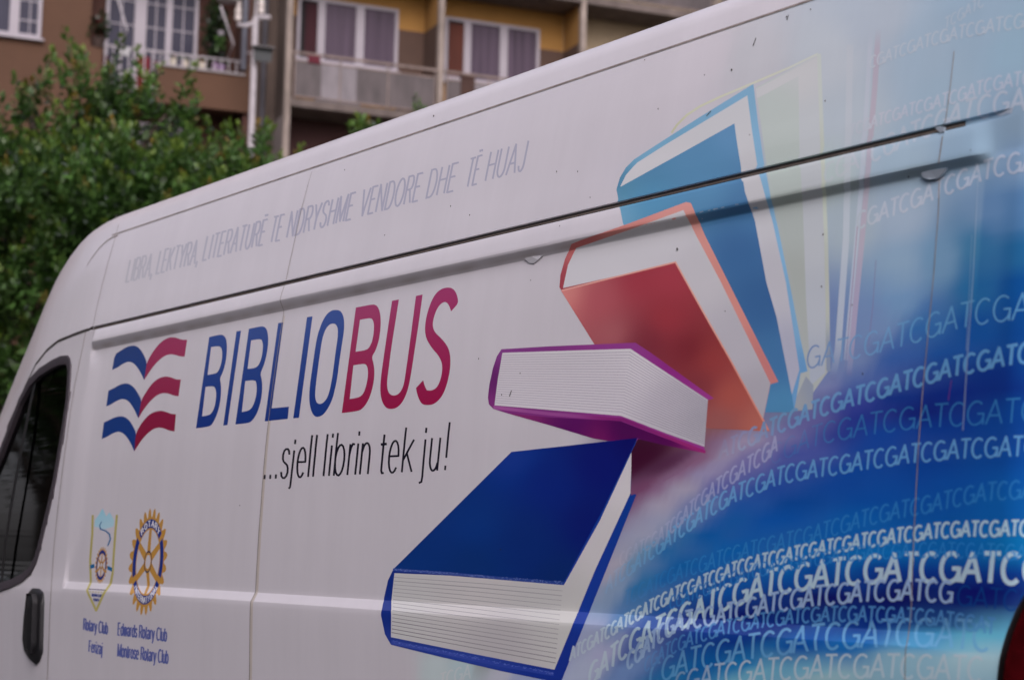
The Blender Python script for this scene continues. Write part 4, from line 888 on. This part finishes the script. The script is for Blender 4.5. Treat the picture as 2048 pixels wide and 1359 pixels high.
def window(parent, u0, u1, z0, z1, w, bars, panes, fw=.07, name="window"):
    """frame with mullions at the listed places; one pane material per field"""
    fr = [(u0, u1, w - .05, w + .02, z0, z0 + fw), (u0, u1, w - .05, w + .02, z1 - fw, z1), (u0, u0 + fw, w - .048, w + .02, z0 + fw, z1 - fw), (u1 - fw, u1, w - .048, w + .02, z0 + fw, z1 - fw)]
    for a, b in bars: fr.append((a, b, w - .045, w + .02, z0 + fw, z1 - fw))
    f = part(name, fr, m_white, parent)
    ed = [u0 + fw] + [v for ab in bars for v in ab] + [u1 - fw]
    for q, m in enumerate(panes): part("pane", [(ed[2 * q], ed[2 * q + 1], w - .012, w + .01, z0 + fw, z1 - fw)], m, f)
    return f
for si, z in enumerate(FL):
    for b in range(NB):
        u = C0 + PIT * b; hero = abs(z - 10.1) < .1
        if b < 2 and z > 9:
            o = .45 if b == 0 else .46
            part("wall_paint", [(u + o + 2.2, u + PIT + .005, .905, .93, z + .16, z + 2.16)], m_dado, blk); part("wall_paint", [(u + .165, u + o, .905, .93, z + .16, z + 2.16)], m_dado, blk)
            win_ = window(blk, u + o, u + o + 2.2, z + 1.22, z + 2.58, .92, [(u + o + .44, u + o + .60), (u + o + 1.27, u + o + 1.45)], [m_void, m_curt, m_curt])
            part("curtain", [(u + o + (.18 if b == 0 else .10), u + o + .435, .895, .905, z + 1.30, z + 2.45)], m_red if b == 0 else mat("rust_curtain", (.09, .025, .015), .9, noise=.4, nscale=3, stretch=(6, 1, .3)), win_)
            part("sill", [(u + o - .05, u + o + 2.25, .80, .86, z + 1.14, z + 1.22)], m_white, win_)
            part("window_base", [(u + o + .44, u + o + 1.4, .86, .915, z + .18, z + 1.14)], m_white, win_)
        elif z > 9:
            window(blk, u + .62, u + 2.4, z + 1.0, z + 2.28, .92, [(u + 1.4, u + 1.5)], [m_pane, m_pane])
        # balcony rail of sheets in a rusty frame
        a0, a1 = u + .12, u + PIT
        r = part("balcony_rail", [(a0, a1, -.06, -.02, z + 1.08, z + 1.13), (a0 + .04, a1 - .03, -.05, -.025, z + .93, z + .96), (a0 + .04, a1 - .03, -.05, -.025, z + .20, z + .23)] +
                 [(a0 + v, a0 + v + .025, -.052, -.022, z + .16, z + 1.08) for v in (.05, 1.0, 2.02, PIT - .20)], m_rust, blk)
        for q, (p0, p1, m) in enumerate(((.08, .62, m_sheet), (.62, 1.0, m_sheet2), (1.03, 1.36, m_sheet2), (1.36, 2.02, m_sheet), (2.05, PIT - .20, m_sheet))):
            part("sheet", [(a0 + p0, a0 + p1, -.042, -.034, z + .23, z + .93)], m if (q + b * 2 + si) % 5 or hero else m_sheet, r)
# the next balcony has a pot on its rail in front of the window
tag(boxes("red_cloth", [(.33, .58, -.07, -.03, 11.02, 11.18)], mat("dark_red_cloth", (.10, .012, .022), .9), None), "dark red cloth hanging over the balcony rail under the first ochre window", "cloth")
bpy.data.objects["red_cloth"].location = BO; bpy.data.objects["red_cloth"].rotation_euler = (0, 0, BR)
o = tag(boxes("rolled_rug", [(3.62, 3.92, -.08, -.03, 10.75, 11.12), (3.60, 3.94, -.10, .0, 11.12, 11.17)], mat("brown_rug", (.06, .03, .022), .9, noise=.3, nscale=8), None), "dark brown rug hung over the balcony rail beside the second concrete column", "rug")
o.location = BO; o.rotation_euler = (0, 0, BR)

# brown rendered house on the left
hs = tag(empty("rendered_house", BO, BR), "brown rendered house with white windows and a balcony in a recess", "building")
W = .8; L0, L1 = -3.86, -.62
HF = [1.32 + 2.98 * i for i in range(6)]      # parapet undersides: ... 10.26
part("front_wall", [(-18, L0, W, W + .25, 0, 19.2)], m_brown, hs)
part("front_wall", [(L1 - .02, C0 + .02, W + .02, W + .25, 0, 19.2)], m_conc2, hs)
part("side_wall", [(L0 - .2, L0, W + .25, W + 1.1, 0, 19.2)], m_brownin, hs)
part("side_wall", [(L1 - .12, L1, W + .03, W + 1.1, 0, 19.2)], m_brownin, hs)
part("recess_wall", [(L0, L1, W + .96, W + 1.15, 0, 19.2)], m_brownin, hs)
part("roof", [(-18.3, C0 + .01, W - .3, W + 9, 19.2, 19.4)], m_conc, hs)
part("end_wall", [(-18.2, -18, W, W + 9, 0, 19.2)], m_brown, hs)
for z in HF:
    zb = z - .04
    part("floor_slab", [(L0, L1, W - .02, W + .96, zb - .06, zb)], m_brown, hs)
    part("parapet", [(-2.55, L1 - .02, W - .06, W + .10, zb - .16, zb + .58)], m_brown, hs)
    part("parapet_cap", [(-2.6, L1 - .14, W - .10, W + .12, zb + .58, zb + .625)], mat("grey_cap_stone", (.30, .28, .28), .8, noise=.2), hs)
    part("parapet_pier", [(L1 - .16, L1 - .0, W - .062, W + .10, zb + .58, zb + .84)], m_brown, hs)
    part("parapet_pier", [(L0 - .14, L0 + .24, W - .06, W + .12, zb - .16, zb + .80)], m_brown, hs)
    bm = bmesh.new(); wv = W - .02
    tube(bm, [(L0 + .24, wv, zb + .88), (L1 - .16, wv, zb + .88)], .018, 8); tube(bm, [(L0 + .24, wv, zb + .10), (-2.55, wv, zb + .10)], .014, 8)
    n = 0
    u = L0 + .30
    while u < -2.58: tube(bm, [(u, wv, zb + .06), (u, wv, zb + .88)], .013, 6); u += .155
    u = -2.48
    while u < L1 - .2: tube(bm, [(u, wv, zb + .62), (u, wv, zb + .88)], .011, 6); u += .155
    tube(bm, [(-3.45, wv - .015, zb + .62), (-3.20, wv - .015, zb + .30)], .011, 6); tube(bm, [(-2.82, wv - .015, zb + .30), (-2.50, wv - .015, zb + .60)], .011, 6)
    obj("balcony_rail", bm, m_wmetal, hs)
    # balcony door with glazing bars
    w = W + .90; z0, z1 = zb + .05, zb + 2.55
    f = window(hs, -3.44, -1.56, z0 + .10, z1 + .05, w, [(-2.86, -2.62), (-2.22, -2.09)], [m_pane, m_pane, m_pane], name="balcony_door")
    part("door_panel", [(-3.44, -1.56, w - .04, w + .02, z0, z0 + .10)], m_white, f)
    gb = []
    for a, b in ((-3.37, -2.86), (-2.62, -2.22), (-2.09, -1.63)):
        gb.append(((a + b) / 2 - .012, (a + b) / 2 + .012, w - .025, w - .013, z0 + .17, z1 - .02))
        for zz_ in (.55, 1.05, 1.55, 2.05): gb.append((a, b, w - .026, w - .014, z0 + zz_, z0 + zz_ + .022))
    part("glazing_bars", gb, m_white, f)
    for a, b, c in (((-3.42, W - .1, zb + 1.95), (-3.23, W - .45, zb + 1.10), (-3.29, W - .2, zb + .80)), ((-1.32, W - .1, zb + 1.95), (-1.11, W - .45, zb + 1.10), (-1.18, W - .2, zb + .80))):
        bm = bmesh.new(); tube(bm, [a, b, c], .022, 8, .013); obj("awning_arm", bm, m_wmetal, hs)
    if zb < 10: continue
    # flat window left of the balcony
    f = window(hs, -6.7, -4.82, zb + .82, zb + 2.2, W - .02, [(-6.12, -6.0), (-5.42, -5.24)], [m_pane, m_pane, m_pane])
    part("sill", [(-6.75, -4.76, W - .12, W - .002, zb + .78, zb + .82)], m_white, f)
    gb = [(-5.05, -5.03, W - .045, W - .033, zb + .9, zb + 2.12)] + [(-5.24, -4.89, W - .046, W - .034, zb + q, zb + q + .022) for q in (1.15, 1.55, 1.95)]
    part("glazing_bars", gb, m_white, f)
bm = bmesh.new(); tube(bm, [(-.80, W - .08, 10.92), (-.80, W - .08, 19.2)], .062, 10); obj("drain_pipe", bm, m_pipe, hs)
bm = bmesh.new(); tube(bm, [(-.46, .42, 0), (-.46, .42, 19.2)], .062, 10); obj("drain_pipe", bm, m_dpipe, hs)
def inb(o): o.location = BO; o.rotation_euler = (0, 0, BR); return o
# service mast with insulators and a flood light
mast = tag(empty("service_mast", BO, BR), "white steel service mast with insulators standing before the brown house corner", "mast")
bm = bmesh.new(); tube(bm, [(-.82, -.3, 0), (-.84, -.3, 11.72)], .062, 12); obj("pole", bm, m_wmetal, mast)
bm = bmesh.new(); tube(bm, [(-1.20, -.3, 11.54), (-1.02, -.3, 11.53), (-.86, -.3, 11.62)], .042, 8); tube(bm, [(-.80, -.3, 11.74), (-.55, -.3, 11.76)], .05, 8); obj("bracket", bm, m_wmetal, mast)
for u, z0 in ((-1.19, 11.60), (-.73, 11.80)):
    bm = bmesh.new(); lathe(bm, [(.03, 0), (.062, .02), (.068, .10), (.05, .13), (.066, .17), (.066, .24), (.045, .27), (.05, .40), (.03, .42)], (u, -.3, z0), 14); obj("insulator", bm, mat("porcelain", (.55, .5, .46), .3, noise=.15, nscale=8), mast, 40)
bm = bmesh.new(); lathe(bm, [(.05, .0), (.20, .01), (.23, .06), (.20, .12), (.06, .16)], (-1.40, -.3, 11.97), 20); tube(bm, [(-1.40, -.3, 12.10), (-.84, -.3, 12.25), (-.84, -.3, 11.7)], .03, 8); obj("lamp_head", bm, m_wmetal, mast, 40)
fl = tag(empty("flood_light", BO, BR), "dark grey flood light clamped to the white service mast", "lamp")
bm = bmesh.new()
vs = [(-.90,-.52,10.80),(-.55,-.52,10.80),(-.51,-.44,11.08),(-.88,-.44,11.08),(-.86,-.38,10.84),(-.60,-.38,10.84),(-.58,-.36,11.04),(-.84,-.36,11.04)]
V = [bm.verts.new(v) for v in vs]
for f in ((0,1,2,3),(4,7,6,5),(0,4,5,1),(1,5,6,2),(2,6,7,3),(3,7,4,0)): bm.faces.new([V[i] for i in f])
obj("housing", bm, mat("dark_green_grey_metal", (.022, .027, .027), .5), fl)
boxes("visor", [(-.92, -.49, -.55, -.34, 11.085, 11.105)], mat("grey_metal", (.16, .16, .16), .5), fl)
bm = bmesh.new(); tube(bm, [(-.72, -.36, 10.94), (-.84, -.32, 10.94), (-.98, -.36, 10.98)], .02, 8); obj("bracket", bm, m_wmetal, fl)
# things on the brown balcony
def leafy(bm, n, c, r, size, layer, cols, up=.3, flat_=1.0):
    for _ in range(n):
        d = Vector((random.gauss(0, 1), random.gauss(0, 1), random.gauss(0, 1))).normalized(); p = Vector(c) + Vector((d.x * r[0], d.y * r[1], d.z * r[2])) * random.random() ** .45
        a = Vector((random.gauss(0, 1), random.gauss(0, 1), random.gauss(up, 1))).normalized(); b = a.cross(Vector((random.gauss(0, 1), random.gauss(0, 1), random.gauss(0, 1)))).normalized()
        L = size * random.uniform(.7, 1.3); w = L * .3
        f = bm.faces.new([bm.verts.new(p), bm.verts.new(p + a * L * .5 + b * w), bm.verts.new(p + a * L), bm.verts.new(p + a * L * .5 - b * w)])
        col = random.choice(cols)
        for l in f.loops: l[layer] = (*col, 1)
m_leaf = mat("leaf", attr="Col", rough=.42, spec=.5)
nt = m_leaf.node_tree; pb = nt.nodes["Principled BSDF"]; tl2 = nt.nodes.new("ShaderNodeBsdfTranslucent"); mx = nt.nodes.new("ShaderNodeMixShader"); mx.inputs[0].default_value = .27
at = [n for n in nt.nodes if n.type == 'ATTRIBUTE'][0]
nt.links.new(at.outputs["Color"], tl2.inputs[0]); nt.links.new(pb.outputs[0], mx.inputs[1]); nt.links.new(tl2.outputs[0], mx.inputs[2]); nt.links.new(mx.outputs[0], nt.nodes["Material Output"].inputs[0])
def plant(name, label, c, r, n, size, cols, pot=None, potm=None):
    t = tag(empty(name, BO, BR), label, "plant")
    bm = bmesh.new(); ly = bm.loops.layers.float_color.new("Col"); leafy(bm, n, c, r, size, ly, cols)
    me = bpy.data.meshes.new("foliage"); bm.to_mesh(me); bm.free(); link("foliage", me, m_leaf, t)
    if pot:
        bm = bmesh.new(); u, w, z, rr, h = pot; lathe(bm, [(rr * .72, 0), (rr, h * .92), (rr * 1.08, h * .92), (rr * 1.08, h), (rr * .9, h)], (u, w, z), 14); obj("pot", bm, potm, t, 40)
    return t
DG = [(.010,.022,.010), (.016,.034,.012), (.03,.06,.018)]; BG_ = [(.07,.16,.03), (.05,.12,.025), (.10,.2,.05)]
terracotta = mat("dark_clay", (.045, .028, .022), .9, noise=.2)
plant("potted_plant", "dark leafy plant in a pot on the left pier of the brown balcony", (-3.70, W, 11.42), (.20, .16, .30), 130, .13, DG + [(.10,.012,.012)], (-3.70, W, 11.02, .13, .20), terracotta)
plant("climbing_plant", "dark green climber with bright sprays covering the right side of the balcony", (-1.25, W + .55, 11.7), (.27, .25, .95), 520, .13, DG)
plant("hanging_plant", "bright green trailing plant in front of the dark climber", (-1.22, W + .2, 11.52), (.09, .09, .16), 46, .10, BG_, (-1.22, W + .2, 11.64, .07, .1), m_white)
pot_cols = [((.50,.46,.36), (.42,.10,.06)), ((.50,.45,.36), (.08,.16,.04)), ((.52,.47,.38), (.30,.05,.06)), ((.30,.22,.32), (.20,.10,.22)), ((.26,.18,.30), (.10,.18,.05))]
words = ["cream flower pot with orange blooms, nearest the white rail on the ledge", "cream flower pot with green leaves on the balcony ledge", "cream flower pot with red blooms on the balcony ledge", "pale lilac flower pot on the balcony ledge", "purple flower pot at the end of the balcony ledge row"]
for i, (u, (pc, lc)) in enumerate(zip((-2.20, -1.96, -1.62, -1.36, -1.22), pot_cols)):
    t = plant("flower_pot", words[i], (u, W + .03, 11.02), (.07, .06, .06), 20, .08, [lc, lc, (.05,.11,.03)], (u, W + .03, 10.845, .072, .15), mat("pot_glaze", pc, .5)); t["category"] = "flower pot"; t["group"] = "flower pots along the balcony ledge"
def cloth(name, label, u0, u1, z0, z1, w, col, seed):
    bm = bmesh.new(); r = random.Random(seed); n, m = 9, 8; g = []
    for i in range(n):
        row = []
        for j in range(m):
            row.append(bm.verts.new((u0 + (u1 - u0) * i / (n - 1), w + .02 * math.sin(i * 1.9 + seed) * (1 - j / m), z0 + (z1 - z0) * j / (m - 1) + r.uniform(-.012, .012) * (j == 0))))
        g.append(row)
    for i in range(n - 1):
        for j in range(m - 1): bm.faces.new((g[i][j], g[i + 1][j], g[i + 1][j + 1], g[i][j + 1]))
    r2 = bmesh.ops.extrude_face_region(bm, geom=bm.faces[:]); bmesh.ops.translate(bm, vec=(0, .008, 0), verts=[v for v in r2['geom'] if isinstance(v, bmesh.types.BMVert)])
    return tag(inb(obj(name, bm, mat("cloth_" + name, col, .95, noise=.25, nscale=5), None, 60)), label, "laundry", "laundry behind the balcony rail")
cloth("laundry", "bright red garment with a white band hung behind the white rail", -2.93, -2.66, 10.36, 11.0, W + .10, (.15, .008, .016), 1)
cloth("laundry", "dark red towel beside the bright red garment", -2.62, -2.42, 10.34, 10.95, W + .16, (.10, .012, .03), 2)
cloth("laundry", "dark blue garment hung low at the left of the white rail", -3.52, -3.30, 10.30, 10.62, W + .12, (.014, .022, .06), 3)
cloth("laundry", "white cloth folded over the top of the white rail", -3.30, -3.08, 10.92, 11.10, W - .05, (.42, .42, .42), 4)
cloth("laundry", "maroon garment between the blue and red laundry", -3.58, -3.46, 10.40, 10.95, W + .18, (.07, .012, .02), 5)

# ------------------------------------------------------------------ trees
m_bark = mat("bark", (0.09, 0.07, 0.055), .95, noise=.4, nscale=12)
def make_tree(name, label, loc, H, crown, shoots, seed, group=None):
    """crown: list of (dx,dy,z,rx,ry,rz) lobes; the foliage is leaf sprays that end in paler young tips"""
    r = np.random.default_rng(seed); t = tag(empty(name, loc), label, "tree", group)
    bm = bmesh.new(); tube(bm, [(0, 0, 0), (.05, .02, H * .2), (-.03, .04, H * .42)], .17, 10, .11)
    for c in crown: tube(bm, [(-.01, .03, H * .34), (c[0] * .4, c[1] * .4, (H * .4 + c[2]) / 2), (c[0] * .8, c[1] * .8, c[2]), (c[0], c[1], c[2] + c[5] * .7)], .075, 7, .015)
    obj("trunk", bm, m_bark, t, 60)
    P = []; Cc = []
    vol = np.array([c[3] * c[4] * c[5] for c in crown]) ** .7; pk = r.choice(len(crown), shoots, p=vol / vol.sum())
    for q in pk:
        cx, cy, cz, rx, ry, rz = crown[q]; d = r.normal(size=3); d /= np.linalg.norm(d)
        if d[2] < -.35: d[2] *= -.6
        rr = r.uniform(.55, 1.0) ** .6; base = np.array([cx + d[0] * rx * rr, cy + d[1] * ry * rr, cz + d[2] * rz * rr])
        ax = d * np.array([.8, .8, .5]) + np.array([0, 0, r.uniform(.55, 1.1)]) + r.normal(size=3) * .25; ax /= np.linalg.norm(ax)
        ln = r.uniform(.26, .62); nl = int(34 * ln / .4) + 7; tone = r.uniform(.5, 1.4); warm = r.random()
        for k in range(nl):
            f = (k + r.random()) / nl; p = base + ax * ln * f
            o = r.normal(size=3); o -= ax * (o @ ax) * .7; o /= np.linalg.norm(o)
            dr = o * (1.0 - .55 * f) + ax * (.25 + .6 * f) + np.array([0, 0, -.25 * (1 - f)]); dr /= np.linalg.norm(dr)
            L = r.uniform(.075, .135) * (1 - .35 * f); w = np.cross(dr, np.array([0, 0, 1.0]) + r.normal(size=3) * .45); w /= np.linalg.norm(w); w *= L * r.uniform(.20, .30)
            p0 = p + dr * .02; mid = p0 + dr * L * .5; P += [p0, mid + w, p0 + dr * L, mid - w]
            young = max(0, (f - .70) / .30) * (1 if warm > .35 else .3) * (.35 + .65 * max(0, ax[2]))
            g = np.array([.068, .150, .032]) * tone * r.uniform(.7, 1.3)
            if r.random() < .045: g = np.array([.13, .17, .14]) * r.uniform(.8, 1.4)
            y = np.array([.26, .165, .03]) if warm > .84 else np.array([.17, .25, .035])
            Cc.append(g * (1 - young) + y * young)
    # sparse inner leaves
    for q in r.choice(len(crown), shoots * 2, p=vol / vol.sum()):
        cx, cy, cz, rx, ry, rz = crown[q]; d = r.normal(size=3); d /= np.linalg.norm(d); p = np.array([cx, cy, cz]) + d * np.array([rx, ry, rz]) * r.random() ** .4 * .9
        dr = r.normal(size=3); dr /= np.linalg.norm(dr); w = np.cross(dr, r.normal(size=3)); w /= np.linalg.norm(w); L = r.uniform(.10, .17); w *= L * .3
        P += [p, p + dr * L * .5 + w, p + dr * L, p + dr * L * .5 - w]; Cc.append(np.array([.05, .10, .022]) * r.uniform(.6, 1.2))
    P = np.array(P, np.float32); n = len(P) // 4
    me = bpy.data.meshes.new("crown"); me.vertices.add(len(P)); me.vertices.foreach_set("co", P.ravel()); me.loops.add(n * 4); me.loops.foreach_set("vertex_index", np.arange(n * 4, dtype=np.int32))
    me.polygons.add(n); me.polygons.foreach_set("loop_start", np.arange(0, n * 4, 4, dtype=np.int32)); me.update(calc_edges=True)
    a = me.color_attributes.new("Col", 'FLOAT_COLOR', 'POINT'); c4 = np.ones((n * 4, 4), np.float32); c4[:, :3] = np.repeat(np.array(Cc), 4, 0); a.data.foreach_set("color", c4.ravel())
    link("crown", me, m_leaf, t); return t
def cam_point(px, py, depth):
    d = RM @ np.array([px - 1024, py - 679.5, FPX]); return np.array([0, -CAMD, EYE]) + d / FPX * depth
c0 = cam_point(120, 560, 18.5)
R3 = lambda px, py, dz=0.0, dep=18.5: cam_point(px, py, dep) - np.array([c0[0], c0[1], 0])
lobes = []
for px, py, dep, rx, rz in ((52,262,18.3,.24,.42),(60,370,18.3,.5,.5),(159,246,18.5,.20,.40),(208,240,18.6,.20,.40),(263,246,18.8,.22,.40),(225,360,18.6,.55,.5),(332,278,18.6,.22,.38),(414,330,18.8,.24,.32),(478,362,18.8,.24,.30),(330,430,18.2,.60,.55),(430,450,18.8,.48,.50),(130,450,17.9,.80,.62),(290,520,18.0,.95,.75),(20,500,18.4,.8,.8),(420,520,18.4,.75,.6),(100,680,18.0,1.1,.8),(-120,440,18.8,.8,.9),(-150,700,18.6,1.0,.9),(300,700,18.8,1.0,.7),(20,860,18.2,1.0,.7),(505,372,19.0,.22,.28),(330,400,19.1,.4,.45)):
    q = R3(px, py, 0, dep); lobes.append((q[0], q[1], q[2], rx, rx, rz))
make_tree("leafy_tree", "dense green tree with orange young leaf tips before the brown house", (c0[0], c0[1], 0), 5.0, lobes, 1400, 11)
c1 = cam_point(800, 480, 20.0); lob2 = []
for px, py, dep, rx, rz in ((742,350,20.0,.20,.42),(800,520,20.0,.8,.6),(876,310,20.2,.14,.50),(880,520,20,.7,.6),(764,352,20.1,.14,.34),(575,420,20.0,.22,.36)):
    q = cam_point(px, py, dep) - np.array([c1[0], c1[1], 0]); lob2.append((q[0], q[1], q[2], rx, rx, rz))
make_tree("leafy_tree", "second green tree whose tips show above the van roof", (c1[0], c1[1], 0), 4.6, lob2, 330, 12)
# the street side behind the photographer, seen only in the van's paint and glass
tk = make_tree("street_tree", "broad green tree across the street from the van", (-16.5, -13.0, 0), 6.5, [(0,0,4.6,2.2,2.2,2.0),(1.4,.5,3.6,1.6,1.6,1.3),(-1.5,-.4,3.8,1.6,1.6,1.4),(.3,.2,6.2,1.3,1.3,1.3)], 420, 21, "trees across the street")
for i, (x, y, s) in enumerate(((-22.5, -15, 1.15), (-10.5, -14.5, 1.0), (-5.0, -15.5, 1.2), (1.5, -15.0, 1.1), (-29, -13.5, 1.2), (-35, -14.5, 1.2), (-41, -13.0, 1.3), (-24, -4.4, 1.1), (-28.5, -5.2, 1.2), (-33, -7.2, 1.25), (-38.5, -8.0, 1.3), (-27, -8.8, 1.2), (-45, -9.5, 1.4))):
    c = tk.copy(); COL.objects.link(c); c.location = (x, y, 0); c.scale = (s, s, s); c.rotation_euler = (0, 0, 1.3 * i + .7); c["label"] = "broad green tree across the street from the van"
    for ch in tk.children:
        d = ch.copy(); COL.objects.link(d); d.parent = c

# unseen house added across the street, its height set to block low sky
ho = tag(empty("sky_block_house", (-8, -17.5, 0)), "unseen plastered house across the street, added to block low sky from the van", "building")
part("wall", [(-26, 26, -8, 0, 0, 12.4)], mat("grey_plaster", (.075, .07, .066), .9, noise=.2), ho)
part("roof", [(-26.5, 26.5, -8.5, .5, 12.4, 12.7)], m_conc, ho)
for i in range(14):
    for z in (1.0, 4.0, 7.0, 10.0):
        f = part("window", [(-24.6 + i * 3.6, -23.1 + i * 3.6, .0, .05, z, z + 1.5)], m_white, ho); part("pane", [(-24.5 + i * 3.6, -23.2 + i * 3.6, .05, .06, z + .1, z + 1.4)], m_pane, f)

hd = tag(empty("light_block_hedge", (-8, -4.6, 0)), "made-up dark hedge behind the camera, added to darken the lower van side", "hedge")  # unseen hedge, added to keep low sky off the lower panel
part("hedge_core", [(-14, 13, -.25, .25, 0, 3.1)], mat("hedge_shade", (.012, .02, .010), .95), hd)
bm = bmesh.new(); ly = bm.loops.layers.float_color.new("Col"); leafy(bm, 12000, (-.5, 0, 1.65), (13.6, .42, 1.65), .14, ly, [(.02, .045, .014), (.03, .06, .02), (.018, .036, .014)])
me = bpy.data.meshes.new("foliage"); bm.to_mesh(me); bm.free(); link("foliage", me, m_leaf, hd)
